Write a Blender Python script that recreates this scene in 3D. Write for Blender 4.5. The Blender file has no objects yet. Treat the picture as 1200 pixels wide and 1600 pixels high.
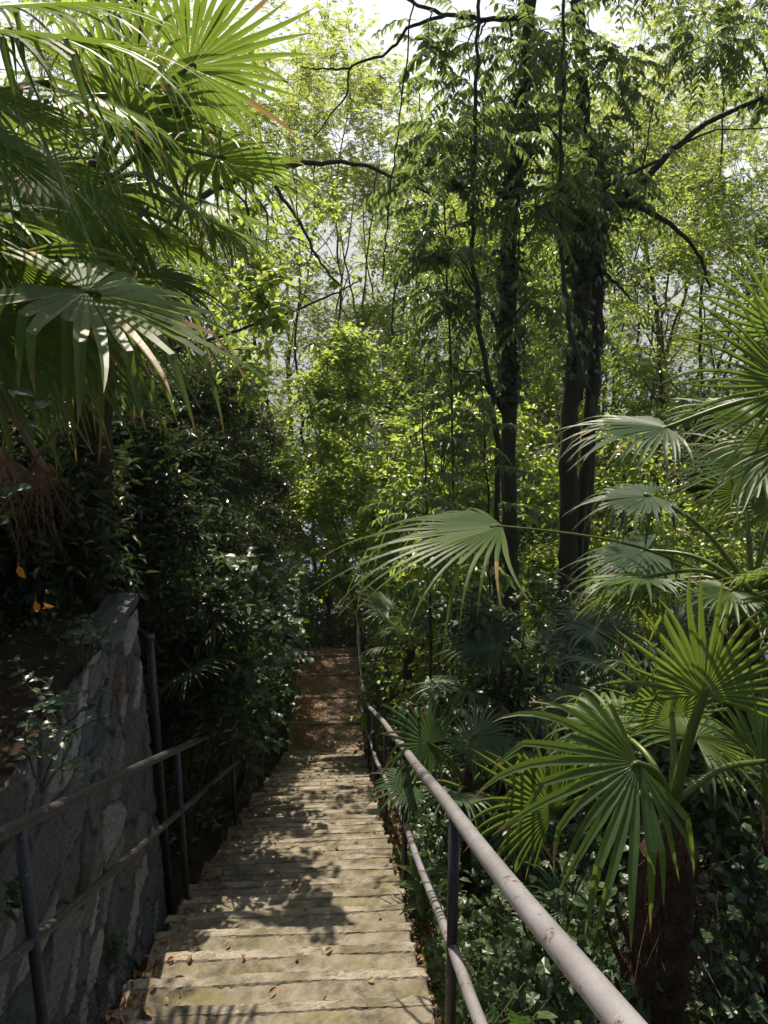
import bpy, math, random
import numpy as np
from mathutils import Vector

S = bpy.context.scene
C = bpy.data.collections.new("garden"); S.collection.children.link(C)
R = math.radians
PI = math.pi
UP = np.array([0, 0, 1.0])
def V3_(*a): return np.array(a, float)

# ------------------------------------------------------------------ camera
EYE = np.array([0, 0, 1.65]); PITCH = R(13.0); YAW = R(3.3); FPX = 1232.0
CR = np.array([math.cos(YAW), -math.sin(YAW), 0])
CF = np.array([math.sin(YAW) * math.cos(PITCH), math.cos(YAW) * math.cos(PITCH), -math.sin(PITCH)])
CU = np.cross(CR, CF)
def at(px, py, Y):
    """world point seen at photo pixel (1200x1600) lying at distance Y along the stairs"""
    d = CF + CR * (px - 600) / FPX - CU * (py - 800) / FPX
    return EYE + d * (Y / d[1])
cam = bpy.data.cameras.new("camera"); camo = bpy.data.objects.new("camera", cam); C.objects.link(camo)
cam.sensor_fit = 'VERTICAL'; cam.sensor_height = 36; cam.lens = 36 * FPX / 1600
cam.clip_start = 0.05; cam.clip_end = 30000
camo.location = EYE; camo.rotation_euler = (PI / 2 - PITCH, 0, -YAW)
S.camera = camo

# ------------------------------------------------------------------ light
SUN_AZ, SUN_EL = R(-9), R(56)
sv = Vector((math.sin(SUN_AZ) * math.cos(SUN_EL), math.cos(SUN_AZ) * math.cos(SUN_EL), math.sin(SUN_EL)))
sl = bpy.data.lights.new("sun", 'SUN'); sl.energy = 5.0; sl.angle = R(0.42); sl.color = (1, 0.90, 0.74)
so = bpy.data.objects.new("sun", sl); C.objects.link(so); so.rotation_euler = (-sv).to_track_quat('-Z', 'Y').to_euler()
so.location = (0, 0, 40)
w = bpy.data.worlds.new("World"); S.world = w; w.use_nodes = True
nt = w.node_tree; bg = nt.nodes["Background"]
sky = nt.nodes.new("ShaderNodeTexSky"); sky.sky_type = 'NISHITA'; sky.sun_disc = False
sky.sun_elevation = SUN_EL; sky.sun_rotation = SUN_AZ; sky.air_density = 1.0; sky.dust_density = 4.0; sky.ozone_density = 4.0
nt.links.new(sky.outputs[0], bg.inputs[0]); bg.inputs[1].default_value = 0.05
S.view_settings.view_transform = 'Standard'; S.view_settings.look = 'None'
S.view_settings.exposure = 1.06; S.view_settings.gamma = 1.0
S.render.engine = 'CYCLES'
cy = S.cycles
cy.max_bounces = 8; cy.diffuse_bounces = 5; cy.glossy_bounces = 2; cy.transmission_bounces = 6
cy.transparent_max_bounces = 4; cy.caustics_reflective = False; cy.caustics_refractive = False
cy.sample_clamp_indirect = 4.0; cy.volume_bounces = 1
cy.use_denoising = True
try: cy.denoiser = 'OPENIMAGEDENOISE'
except Exception: pass

# ------------------------------------------------------------------ materials
def nmat(name):
    m = bpy.data.materials.new(name); m.use_nodes = True
    t = m.node_tree; t.nodes.clear()
    return m, t, t.nodes.new("ShaderNodeOutputMaterial")
def N(t, typ, **kw):
    n = t.nodes.new(typ)
    for k, v in kw.items():
        if k in n.inputs: n.inputs[k].default_value = v
        else: setattr(n, k, v)
    return n
def ramp(t, src, stops):
    r = t.nodes.new("ShaderNodeValToRGB"); e = r.color_ramp.elements
    while len(e) < len(stops): e.new(0.5)
    for i, (p, c) in enumerate(stops): e[i].position = p; e[i].color = (*c, 1)
    t.links.new(src, r.inputs[0]); return r.outputs[0]
def mixc(t, f, a, b, mode='MIX'):
    m = t.nodes.new("ShaderNodeMix"); m.data_type = 'RGBA'; m.blend_type = mode
    for s, v in ((m.inputs[0], f), (m.inputs[6], a), (m.inputs[7], b)):
        if isinstance(v, (tuple, list)): s.default_value = (*v, 1)
        elif isinstance(v, (int, float)): s.default_value = v
        else: t.links.new(v, s)
    return m.outputs[2]
def noise(t, scale, detail=4, rough=.6, vec=None):
    n = N(t, "ShaderNodeTexNoise", Scale=scale, Detail=detail, Roughness=rough)
    if vec: t.links.new(vec, n.inputs['Vector'])
    return n.outputs['Fac']
def geo(t): return t.nodes.new("ShaderNodeNewGeometry").outputs['Position']
def bump(t, h, strength=.4, dist=.01):
    b = N(t, "ShaderNodeBump", Strength=strength, Distance=dist); t.links.new(h, b.inputs['Height']); return b.outputs[0]
def princ(t, out, col, rough=.6, spec=.5, nrm=None, metal=0):
    p = N(t, "ShaderNodeBsdfPrincipled", Roughness=rough, Metallic=metal)
    p.inputs['Specular IOR Level'].default_value = spec
    if isinstance(col, tuple): p.inputs['Base Color'].default_value = (*col, 1)
    else: t.links.new(col, p.inputs['Base Color'])
    if nrm: t.links.new(nrm, p.inputs['Normal'])
    if out: t.links.new(p.outputs[0], out.inputs[0])
    return p

def leaf_mat(name, cols, trans, tf=.42, rough=.42, spec=.45, dead=None, tip=None):
    """cols: ramp over the per-leaf random value; trans: light passing through"""
    m, t, o = nmat(name)
    a = N(t, "ShaderNodeAttribute", attribute_name="rnd").outputs['Fac']
    n = len(cols)
    st = [(i / max(1, n - 1) * (.93 if dead else 1), c) for i, c in enumerate(cols)]
    if dead: st += [(.965, dead)]
    col = ramp(t, a, st)
    nz = noise(t, 35, 2, .5, geo(t))
    col = mixc(t, nz, col, mixc(t, .35, col, (.9, .95, .6), 'MULTIPLY'))
    if tip:
        ja = N(t, "ShaderNodeAttribute", attribute_name="joint").outputs['Fac']
        ad = N(t, "ShaderNodeMath", operation='ADD'); t.links.new(ja, ad.inputs[0])
        mu = N(t, "ShaderNodeMath", operation='MULTIPLY'); t.links.new(noise(t, 9, 3, .6, geo(t)), mu.inputs[0]); mu.inputs[1].default_value = .15
        t.links.new(mu.outputs[0], ad.inputs[1]); tipf = ramp(t, ad.outputs[0], [(.975, (0, 0, 0)), (1.0, (1, 1, 1))])
        col = mixc(t, tipf, col, tip); trans = mixc(t, tipf, trans, tip)
    p = princ(t, None, col, rough, spec)
    tr = t.nodes.new("ShaderNodeBsdfTranslucent")
    t.links.new(mixc(t, .22, trans, col), tr.inputs[0])
    mx = N(t, "ShaderNodeMixShader"); mx.inputs[0].default_value = tf
    t.links.new(p.outputs[0], mx.inputs[1]); t.links.new(tr.outputs[0], mx.inputs[2]); t.links.new(mx.outputs[0], o.inputs[0])
    return m
M = {}
M['palm'] = leaf_mat('palm_leaf', [(.035, .075, .022), (.05, .10, .03), (.075, .125, .035), (.10, .13, .035)], (.27, .40, .04), .40, .46, .26, tip=(.30, .20, .07))
M['palmgrey_shade'] = leaf_mat('palm_leaf_grey_and_shade', [(.04, .075, .04), (.055, .095, .05), (.07, .11, .05)], (.15, .27, .06), .28, .46, .26, tip=(.26, .18, .08))  # greyish fronds; also the darker leaf copy that shades the low palms
M['dead'] = leaf_mat('dead_leaf', [(.14, .085, .055), (.22, .135, .085), (.32, .20, .125)], (.24, .12, .05), .2, .75, .2)
M['ail'] = leaf_mat('ailanthus_leaf', [(.036, .062, .032), (.05, .08, .036), (.075, .105, .036)], (.32, .46, .09), .46, .30, .6)
M['mid'] = leaf_mat('shrub_leaf', [(.055, .10, .022), (.08, .13, .028), (.11, .15, .03), (.13, .145, .035)], (.50, .66, .09), .62, .32, .55, dead=(.25, .11, .04))
M['robinia'] = leaf_mat('locust_leaf', [(.07, .115, .025), (.10, .14, .03), (.12, .14, .035)], (.62, .72, .12), .63, .42, .45)
M['laurel'] = leaf_mat('laurel_leaf', [(.02, .038, .017), (.03, .052, .02), (.042, .064, .022)], (.13, .20, .03), .19, .34, .5)
M['under'] = leaf_mat('undergrowth_leaf', [(.022, .046, .02), (.034, .066, .025), (.048, .082, .027), (.065, .092, .034)], (.14, .26, .04), .27, .40, .42)
M['ivy'] = leaf_mat('ivy_leaf', [(.025, .055, .022), (.04, .08, .03), (.06, .10, .045)], (.12, .22, .04), .28, .36, .5)
M['bamboo'] = leaf_mat('bamboo_leaf', [(.04, .08, .02), (.07, .12, .03), (.10, .13, .03)], (.25, .38, .04), .42, .35, .5)
M['mint'] = leaf_mat('mint_leaf', [(.07, .12, .045), (.10, .15, .06), (.13, .17, .07)], (.22, .34, .07), .38, .5, .4)
M['litter'] = leaf_mat('fallen_leaf', [(.16, .06, .025), (.28, .11, .04), (.22, .12, .06), (.38, .20, .07), (.42, .30, .16)], (.3, .12, .03), .2, .65, .3)
M['orange'] = leaf_mat('orange_leaf', [(.55, .20, .03), (.62, .26, .04)], (.7, .25, .03), .4, .5, .4)

def bark_mat(name, c1, c2, sc=9, b=.02):
    m, t, o = nmat(name); g = geo(t)
    mp = N(t, "ShaderNodeMapping"); mp.inputs['Scale'].default_value = (1, 1, .22); t.links.new(g, mp.inputs[0])
    n1 = noise(t, sc * 3, 6, .7, mp.outputs[0]); n2 = noise(t, sc * .5, 3, .5, g)
    col = mixc(t, n2, ramp(t, n1, [(.35, c1), (.65, c2)]), (.055, .065, .035))
    princ(t, o, col, .9, .2, bump(t, n1, .9, b)); return m
M['bark'] = bark_mat('dark_bark', (.035, .026, .02), (.10, .078, .06))
M['bark2'] = bark_mat('grey_bark', (.06, .05, .04), (.16, .13, .10))
M['stalk'] = leaf_mat('palm_stalk', [(.10, .15, .03), (.14, .18, .04)], (.25, .36, .03), .25, .35, .5)
m, t, o = nmat('palm_fibre'); n1 = noise(t, 60, 5, .7, geo(t))
princ(t, o, ramp(t, n1, [(.3, (.03, .02, .014)), (.7, (.13, .08, .05))]), .95, .1, bump(t, n1, 1, .015)); M['fibre'] = m

m, t, o = nmat('step_concrete'); g = geo(t)
big = noise(t, 2.2, 4, .6, g); mid = noise(t, 9, 5, .65, g); fine = noise(t, 160, 2, .6, g)
col = ramp(t, mid, [(.3, (.125, .105, .078)), (.5, (.205, .175, .13)), (.7, (.29, .25, .195))])
col = mixc(t, ramp(t, big, [(.50, (0, 0, 0)), (.68, (.65, .65, .65))]), col, (.165, .14, .05))
col = mixc(t, ramp(t, fine, [(.58, (0, 0, 0)), (.72, (.6, .6, .6))]), col, (.34, .31, .25))
col = mixc(t, ramp(t, noise(t, 5, 6, .75, g), [(.5, (0, 0, 0)), (.66, (.85, .85, .85))]), col, (.055, .046, .032))
princ(t, o, col, .92, .25, bump(t, fine, .7, .006)); M['concrete'] = m
m, t, o = nmat('nosing_stone'); g = geo(t)
big = noise(t, 4, 4, .6, g); fine = noise(t, 120, 3, .6, g)
col = ramp(t, fine, [(.3, (.22, .19, .145)), (.7, (.37, .325, .26))])
col = mixc(t, ramp(t, big, [(.40, (0, 0, 0)), (.62, (.85, .85, .85))]), col, (.10, .086, .05))
col = mixc(t, ramp(t, noise(t, 11, 5, .7, g), [(.56, (0, 0, 0)), (.66, (.7, .7, .7))]), col, (.06, .052, .04))
princ(t, o, col, .9, .25, bump(t, fine, .6, .005)); M['nosing'] = m
m, t, o = nmat('soil'); g = geo(t)
n1 = noise(t, 14, 6, .7, g); n2 = noise(t, 70, 3, .6, g)
col = ramp(t, n1, [(.3, (.018, .014, .010)), (.55, (.038, .029, .02)), (.75, (.07, .052, .034))])
col = mixc(t, ramp(t, n2, [(.6, (0, 0, 0)), (.7, (.6, .6, .6))]), col, (.16, .085, .04))
princ(t, o, col, .95, .15, bump(t, n1, .9, .04)); M['soil'] = m
m, t, o = nmat('path_earth'); g = geo(t)
n1 = noise(t, 7, 6, .7, g); n2 = noise(t, 60, 3, .6, g)
col = ramp(t, n1, [(.3, (.13, .10, .075)), (.7, (.27, .21, .16))])
col = mixc(t, ramp(t, n2, [(.55, (0, 0, 0)), (.7, (.7, .7, .7))]), col, (.24, .12, .05))
princ(t, o, col, .95, .15, bump(t, n2, .6, .02)); M['path'] = m
m, t, o = nmat('wall_stone'); g = geo(t)
a = N(t, "ShaderNodeAttribute", attribute_name="rnd").outputs['Fac']
mo = N(t, "ShaderNodeAttribute", attribute_name="joint").outputs['Fac']
mp = N(t, "ShaderNodeMapping"); mp.inputs['Rotation'].default_value = (R(-33), 0, 0); mp.inputs['Scale'].default_value = (1, .8, 4.5); t.links.new(g, mp.inputs[0])
n1 = noise(t, 9, 7, .72, mp.outputs[0]); n2 = noise(t, 45, 5, .7, g)
col = ramp(t, a, [(0, (.04, .045, .05)), (.35, (.075, .08, .086)), (.6, (.062, .058, .054)), (.8, (.11, .113, .112)), (1, (.22, .215, .20))])
col = mixc(t, ramp(t, n1, [(.35, (0, 0, 0)), (.7, (.75, .75, .75))]), col, mixc(t, 1., col, (2.0, 1.95, 1.85), 'MULTIPLY'))
col = mixc(t, ramp(t, noise(t, 2.5, 5, .7, g), [(.55, (0, 0, 0)), (.68, (.75, .75, .75))]), col, (.11, .055, .035))
col = mixc(t, ramp(t, noise(t, 3.4, 5, .7, g), [(.6, (0, 0, 0)), (.7, (.7, .7, .7))]), col, (.05, .075, .03))
col = mixc(t, mo, col, (.028, .026, .022))
princ(t, o, col, .85, .3, bump(t, n2, .8, .015)); M['stone'] = m
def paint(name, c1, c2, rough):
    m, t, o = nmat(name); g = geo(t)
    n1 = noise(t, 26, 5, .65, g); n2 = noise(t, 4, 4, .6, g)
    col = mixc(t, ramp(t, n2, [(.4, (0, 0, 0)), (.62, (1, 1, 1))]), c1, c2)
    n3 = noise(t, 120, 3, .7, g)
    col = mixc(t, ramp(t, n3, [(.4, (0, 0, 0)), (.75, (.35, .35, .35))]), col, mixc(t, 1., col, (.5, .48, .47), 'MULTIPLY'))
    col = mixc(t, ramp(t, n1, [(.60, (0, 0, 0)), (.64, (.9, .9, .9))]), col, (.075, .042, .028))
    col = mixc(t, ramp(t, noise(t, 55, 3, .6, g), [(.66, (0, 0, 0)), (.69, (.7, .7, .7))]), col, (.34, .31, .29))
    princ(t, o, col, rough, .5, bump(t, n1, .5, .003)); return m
M['rail'] = paint('weathered_rail_paint', (.255, .245, .255), (.20, .188, .195), .40)
M['post'] = paint('dark_post_shaded_rail_paint', (.036, .033, .037), (.026, .023, .026), .5)  # dark paint of the posts; on the left rail it stands in for shade
m, t, o = nmat('lake_water'); n1 = noise(t, .4, 3, .5, geo(t)); princ(t, o, (.03, .06, .09), .12, .5, bump(t, n1, .2, .3)); M['lake'] = m
m, t, o = nmat('mountain'); n1 = noise(t, .006, 7, .65, geo(t))
princ(t, o, ramp(t, n1, [(.35, (.04, .065, .035)), (.6, (.08, .10, .06)), (.75, (.2, .19, .17))]), .95, .1); M['mountain'] = m

# ------------------------------------------------------------------ mesh helpers
def nrm(v):
    v = np.asarray(v, float); return v / np.maximum(np.linalg.norm(v, axis=-1, keepdims=True), 1e-9)
class Geo:
    def __init__(s): s.V = []; s.F = []; s.A = []; s.J = []; s.MI = []; s.n = 0
    def add(s, V, F, rnd=.5, mat=0, joint=None):
        V = np.asarray(V, float).reshape(-1, 3); F = np.asarray(F, int).reshape(-1, 4)
        s.V.append(V); s.F.append(F + s.n); s.n += len(V)
        s.A.append(np.broadcast_to(np.asarray(rnd, float), (len(V),)))
        if joint is not None: s.J.append(np.asarray(joint, float))
        s.MI.append(np.full(len(F), mat, np.int32))
    def build(s, name, mats, parent=None, smooth=False):
        if not s.V: return None
        V = np.concatenate(s.V); F = np.concatenate(s.F)
        me = bpy.data.meshes.new(name)
        off = np.zeros(3)
        if parent is None and False: pass
        me.vertices.add(len(V)); me.vertices.foreach_set("co", V.astype(np.float32).ravel())
        me.loops.add(F.size); me.loops.foreach_set("vertex_index", F.astype(np.int32).ravel())
        me.polygons.add(len(F)); me.polygons.foreach_set("loop_start", np.arange(0, F.size, 4, dtype=np.int32))
        try: me.polygons.foreach_set("loop_total", np.full(len(F), 4, np.int32))
        except Exception: pass
        if not isinstance(mats, (list, tuple)): mats = [mats]
        for m in mats: me.materials.append(m)
        me.polygons.foreach_set("material_index", np.concatenate(s.MI))
        me.polygons.foreach_set("use_smooth", np.full(len(F), bool(smooth)))
        a = me.attributes.new("rnd", 'FLOAT', 'POINT'); a.data.foreach_set("value", np.concatenate(s.A).astype(np.float32))
        if s.J:
            a = me.attributes.new("joint", 'FLOAT', 'POINT'); a.data.foreach_set("value", np.concatenate(s.J).astype(np.float32))
        me.update(calc_edges=True)
        o = bpy.data.objects.new(name, me); C.objects.link(o)
        if parent is not None: child(o, parent)
        return o
def world_off(p):
    v = Vector((0, 0, 0))
    while p is not None: v = v + p.location; p = p.parent
    return v
def child(o, parent):
    """parts are modelled in world coordinates; keep them there under a moved root"""
    o.parent = parent; o.location = o.location - world_off(parent)
def root(name, loc, label, cat, group=None):
    o = bpy.data.objects.new(name, None); C.objects.link(o); o.location = tuple(float(x) for x in loc); o.empty_display_size = .1
    o["label"] = label; o["category"] = cat
    if group: o["group"] = group
    return o
def tag(o, label=None, cat=None, group=None, kind=None):
    if label: o["label"] = label
    if cat: o["category"] = cat
    if group: o["group"] = group
    if kind: o["kind"] = kind
    return o
def tube(g, pts, rad, sides=6, rnd=.5, mat=0, cap=False):
    pts = np.asarray(pts, float); n = len(pts); rad = np.broadcast_to(np.asarray(rad, float), (n,))
    if cap:
        pts = np.vstack([pts[:1], pts, pts[-1:]]); rad = np.concatenate([[1e-4], rad, [1e-4]]); n += 2
    tg = nrm(np.gradient(pts, axis=0) + 1e-9)
    if cap: tg[0] = tg[2]; tg[1] = tg[2]; tg[-1] = tg[-3]; tg[-2] = tg[-3]
    mt = nrm(pts[-1] - pts[0]); ref = np.array([1., 0, 0]) if abs(mt[2]) > .6 else UP
    sd = nrm(np.cross(tg, ref)); up = np.cross(sd, tg)
    th = np.linspace(0, 2 * PI, sides, endpoint=False)
    V = pts[:, None] + rad[:, None, None] * (np.cos(th)[None, :, None] * sd[:, None] + np.sin(th)[None, :, None] * up[:, None])
    i = np.arange(n - 1)[:, None] * sides; j = np.arange(sides)[None]; k = (j + 1) % sides
    F = np.stack([i + j, i + k, i + sides + k, i + sides + j], -1)
    g.add(V, F, rnd, mat)
def smooth_path(pts, n=24, jit=0, rng=None):
    pts = np.asarray(pts, float); k = len(pts)
    tt = np.linspace(0, k - 1, n); P = np.vstack([2 * pts[0] - pts[1], pts, 2 * pts[-1] - pts[-2]])
    out = []
    for x in tt:
        i = min(int(x), k - 2); f = x - i; a, b, c, d = P[i:i + 4]
        out.append(.5 * ((2 * b) + (-a + c) * f + (2 * a - 5 * b + 4 * c - d) * f * f + (-a + 3 * b - 3 * c + d) * f ** 3))
    out = np.array(out)
    if jit and rng is not None: out[1:-1] += rng.normal(0, jit, out[1:-1].shape)
    return out
def twigs(g, P0, P1, r, rnd=.5, mat=1):
    P0 = np.asarray(P0); P1 = np.asarray(P1); n = len(P0)
    d = nrm(P1 - P0); s = nrm(np.cross(d, UP + .01)); u = np.cross(s, d)
    V = np.empty((n, 6, 3))
    for k in range(3):
        o = math.cos(k * 2.094) * s + math.sin(k * 2.094) * u
        V[:, k] = P0 + o * r; V[:, 3 + k] = P1 + o * r * .4
    F = np.arange(n)[:, None, None] * 6 + np.array([[0, 1, 4, 3], [1, 2, 5, 4], [2, 0, 3, 5]])
    g.add(V, F, rnd, mat)
# leaf templates: (along, side, up) ; quads
T_OVAL = (np.array([[0, 0, 0], [.30, .46, .10], [.66, .38, .05], [1, 0, -.16], [.66, -.38, .05], [.30, -.46, .10], [.33, 0, .02], [.68, 0, -.03]]),
          [[0, 1, 6, 5], [6, 1, 2, 7], [6, 7, 4, 5], [7, 2, 3, 4]])
T_LEAF = (np.array([[0, 0, 0], [.32, .5, .12], [.68, .36, .03], [1, 0, -.12], [.68, -.36, .03], [.32, -.5, .12]]), [[0, 1, 2, 3], [0, 3, 4, 5]])
T_LANCE = (np.array([[0, 0, 0], [.25, .5, .06], [.6, .36, -.02], [1, 0, -.22], [.6, -.36, -.02], [.25, -.5, .06]]), [[0, 1, 2, 3], [0, 3, 4, 5]])
T_HEART = (np.array([[0, 0, 0], [-.12, .34, .1], [.14, .56, .1], [.52, .44, .03], [1, 0, -.2], [.52, -.44, .03], [.14, -.56, .1], [-.12, -.34, .1], [.3, 0, 0], [.62, 0, -.04]]),
           [[0, 8, 2, 1], [8, 9, 3, 2], [0, 7, 6, 8], [8, 6, 5, 9], [9, 5, 4, 3]])
T_LOBE = (np.array([[0, 0, 0], [-.06, .26, .05], [.14, .56, -.02], [.36, .40, .05], [.62, .40, -.03], [.74, .24, .01], [1, 0, -.12],
                    [.74, -.24, .01], [.62, -.40, -.03], [.36, -.40, .05], [.14, -.56, -.02], [-.06, -.26, .05], [.32, 0, .01]]),
          [[12, 0, 1, 2], [12, 2, 3, 4], [12, 4, 5, 6], [12, 6, 7, 8], [12, 8, 9, 10], [12, 10, 11, 0]])
def leaves(g, P, D, Nn, L, W, rnd, tmpl=T_LEAF, mat=0, curl=1.0):
    P = np.asarray(P, float); n = len(P)
    if n == 0: return
    D = nrm(D); Sd = nrm(np.cross(Nn, D)); U = np.cross(D, Sd)
    T, F = tmpl; L = np.broadcast_to(L, (n,)); W = np.broadcast_to(W, (n,))
    V = P[:, None] + (T[None, :, 0, None] * L[:, None, None]) * D[:, None] + (T[None, :, 1, None] * W[:, None, None]) * Sd[:, None] \
        + (T[None, :, 2, None] * L[:, None, None] * curl) * U[:, None]
    F = np.arange(n)[:, None, None] * len(T) + np.array(F)[None]
    g.add(V, F, np.repeat(np.broadcast_to(rnd, (n,)), len(T)), mat)
def pinnate(g, rng, P, D, length, npair, L, W, droop=.35, tmpl=T_LANCE, mat=0, hang=.35, rachis=True):
    P = np.asarray(P, float); n = len(P)
    if n == 0: return
    D = nrm(D); length = np.broadcast_to(length, (n,)); s = nrm(np.cross(D, UP) + 1e-6)
    tt = np.linspace(.22, 1.0, npair)
    pos = P[:, None] + D[:, None] * (length[:, None] * tt)[:, :, None] - UP * (droop * length[:, None] * tt ** 2)[:, :, None]
    tan = nrm(D[:, None] - UP * (2 * droop * tt)[None, :, None])
    r0 = rng.random(n)
    for sg in (-1, 1):
        d = nrm(s[:, None] * sg + tan * .45 - UP * hang + rng.normal(0, .16, pos.shape))
        nn = nrm(np.cross(s, D)[:, None] * 1.0 + UP * .5 + rng.normal(0, .25, pos.shape))
        ll = L * (1 - .35 * np.abs(tt - .45))[None, :] * rng.uniform(.85, 1.12, (n, 1))
        leaves(g, pos.reshape(-1, 3), d.reshape(-1, 3), nn.reshape(-1, 3), ll.ravel(), (ll * W / L).ravel(),
               np.clip(np.repeat(r0, npair) + rng.normal(0, .1, n * npair), 0, 1), tmpl, mat)
    if rachis:
        e = P + D * length[:, None] - UP * (droop * length)[:, None]; mdl = P + D * length[:, None] * .5 - UP * (droop * length * .25)[:, None]
        twigs(g, P, mdl, .0035, .5, 1); twigs(g, mdl, e, .0025, .5, 1)
def rand_dirs(rng, n): return nrm(rng.normal(0, 1, (n, 3)))
def clump(g, rng, c, r, ntw, spec):
    """one leafy clump: twigs radiating out of a point, carrying leaves"""
    u = rand_dirs(rng, ntw); u[:, 2] = u[:, 2] * .75 + spec.get('lift', .1); u = nrm(u)
    ln = r * rng.uniform(.45, 1.15, ntw)
    P0 = np.asarray(c) + u * r * .05; P1 = P0 + u * ln[:, None] - UP * (spec.get('sag', .12) * ln)[:, None]
    twigs(g, P0, P1, spec.get('tw', .004), .5, 1)
    k = spec['per']; kind = spec['kind']
    ss = np.linspace(spec.get('s0', .25), 1, k)[None, :] + rng.normal(0, .05, (ntw, k))
    P = (P0[:, None] + (P1 - P0)[:, None] * ss[:, :, None]).reshape(-1, 3)
    U = np.repeat(nrm(P1 - P0), k, 0); n = len(P)
    sd = nrm(np.cross(U, UP + rng.normal(0, .3, (n, 3)))) * np.where(np.arange(n) % 2, 1, -1)[:, None]
    D = nrm(U * .55 + sd * .8 - UP * spec.get('hang', .25) + rng.normal(0, .3, (n, 3)))
    if kind == 'pin':
        D = nrm(U * .7 + sd * .7 + UP * spec.get('rise', .1) + rng.normal(0, .3, (n, 3)))
        pinnate(g, rng, P, D, spec['len'] * rng.uniform(.7, 1.2, n), spec['np'], spec['L'], spec['W'], spec.get('droop', .4), spec.get('t', T_LANCE), 0, spec.get('hang', .35), spec.get('rachis', True))
    else:
        Nn = nrm(UP * spec.get('flat', 1.35) + rng.normal(0, .5, (n, 3)))
        L = spec['L'] * rng.uniform(.6, 1.25, n)
        leaves(g, P, D, Nn, L, L * spec['W'] / spec['L'], rng.random(n), spec.get('t', T_LEAF))
SP = {
 'ail': dict(kind='pin', per=2, len=.42, np=8, L=.115, W=.042, droop=.45, hang=.55, s0=.5),
 'ailfar': dict(kind='pin', per=3, len=.42, np=6, L=.13, W=.055, droop=.4, hang=.4, rachis=False),
 'rob': dict(kind='pin', per=4, len=.26, np=6, L=.085, W=.048, droop=.25, hang=.15, t=T_LEAF, rachis=False),
 'mid': dict(kind='leaf', per=8, L=.082, W=.055, hang=.2, t=T_LEAF),
 'ailoval': dict(kind='leaf', per=9, L=.105, W=.06, hang=.6, t=T_OVAL, flat=.8),
 'midfar': dict(kind='leaf', per=8, L=.10, W=.068, hang=.2, t=T_LEAF),
 'midbig': dict(kind='leaf', per=6, L=.105, W=.07, hang=.3, t=T_OVAL),
 'lau': dict(kind='leaf', per=9, L=.085, W=.034, hang=.05, t=T_LEAF),
 'und': dict(kind='leaf', per=6, L=.085, W=.06, hang=.25, t=T_OVAL),
 'bam': dict(kind='leaf', per=8, L=.17, W=.026, hang=.45, t=T_LANCE),
 'ivyb': dict(kind='leaf', per=6, L=.075, W=.075, hang=.5, t=T_LOBE, flat=.6),
}
# ------------------------------------------------------------------ terrain shape
SLOPE = .4536; DY = .336; Y_END = 14.2; Y_PATH = 20.7
def zs(Y):
    Y = np.asarray(Y, float)
    a = -SLOPE * np.minimum(Y, Y_END); b = -.085 * np.clip(Y - Y_END, 0, Y_PATH - Y_END); c = -.50 * np.clip(Y - Y_PATH, 0, 106)
    return a + b + c
def sstep(x): x = np.clip(x, 0, 1); return x * x * (3 - 2 * x)
def gz(X, Y):
    X = np.asarray(X, float); Y = np.asarray(Y, float)
    z = zs(Y) - .22
    z = z - .10 * np.clip(X - .45, 0, 40) * sstep((X - .45) / 2)
    bank = sstep((-1.2 - X) / 1.6) * (2.0 + .25 * np.clip(-X - 1.5, 0, 12)) * sstep((Y - 4.0) / 1.5) * (1 - .6 * sstep((Y - 10) / 12))
    z = z + bank
    f = sstep((np.abs(X + .35) - .8) / .8)
    return z + f * (.07 * np.sin(X * 2.1 + Y * .7) + .05 * np.sin(Y * 2.9 - X * 1.3) + .05 * np.sin(X * .63 + 2) * np.sin(Y * .51))
xs = np.concatenate([-np.geomspace(400, 9, 26), np.linspace(-8.8, 8.8, 120), np.geomspace(9, 400, 26)])
ys = np.concatenate([np.linspace(-12, 24, 190), np.geomspace(24.3, 140, 40)])
X, Y = np.meshgrid(xs, ys); g = Geo()
nx, ny = len(xs), len(ys); i = np.arange(ny - 1)[:, None] * nx + np.arange(nx - 1)[None]
g.add(np.stack([X, Y, gz(X, Y)], -1), np.stack([i, i + 1, i + nx + 1, i + nx], -1))
tag(g.build('ground', M['soil'], smooth=True), kind='structure')
g = Geo(); g.add([[-4000, 90, -58], [4000, 90, -58], [4000, 2600, -58], [-4000, 2600, -58]], [[0, 1, 2, 3]])
tag(g.build('lake', M['lake']), kind='structure')
# far mountain range over the lake
rng = np.random.default_rng(5)
mx = np.linspace(-3800, 3800, 160); my = np.linspace(0, 1, 40); MX, MY = np.meshgrid(mx, my)
rid = 390 + 85 * np.sin(MX / 540 + .7) + 50 * np.sin(MX / 220 + 2) + 25 * np.sin(MX / 85) + 14 * np.sin(MX / 37 + 1)
ZZ = -70 + (rid + 70) * np.sin(MY * PI / 2) ** .9 + 40 * np.sin(MX / 130 + MY * 9) * MY * (1 - MY) + 20 * np.sin(MX / 55 - MY * 17) * MY * (1 - MY)
g = Geo(); i = np.arange(39)[:, None] * 160 + np.arange(159)[None]
g.add(np.stack([MX, 1800 + MY * 900, ZZ], -1), np.stack([i, i + 1, i + 161, i + 160], -1))
tag(g.build('mountain', M['mountain'], smooth=True), kind='structure')

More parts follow.
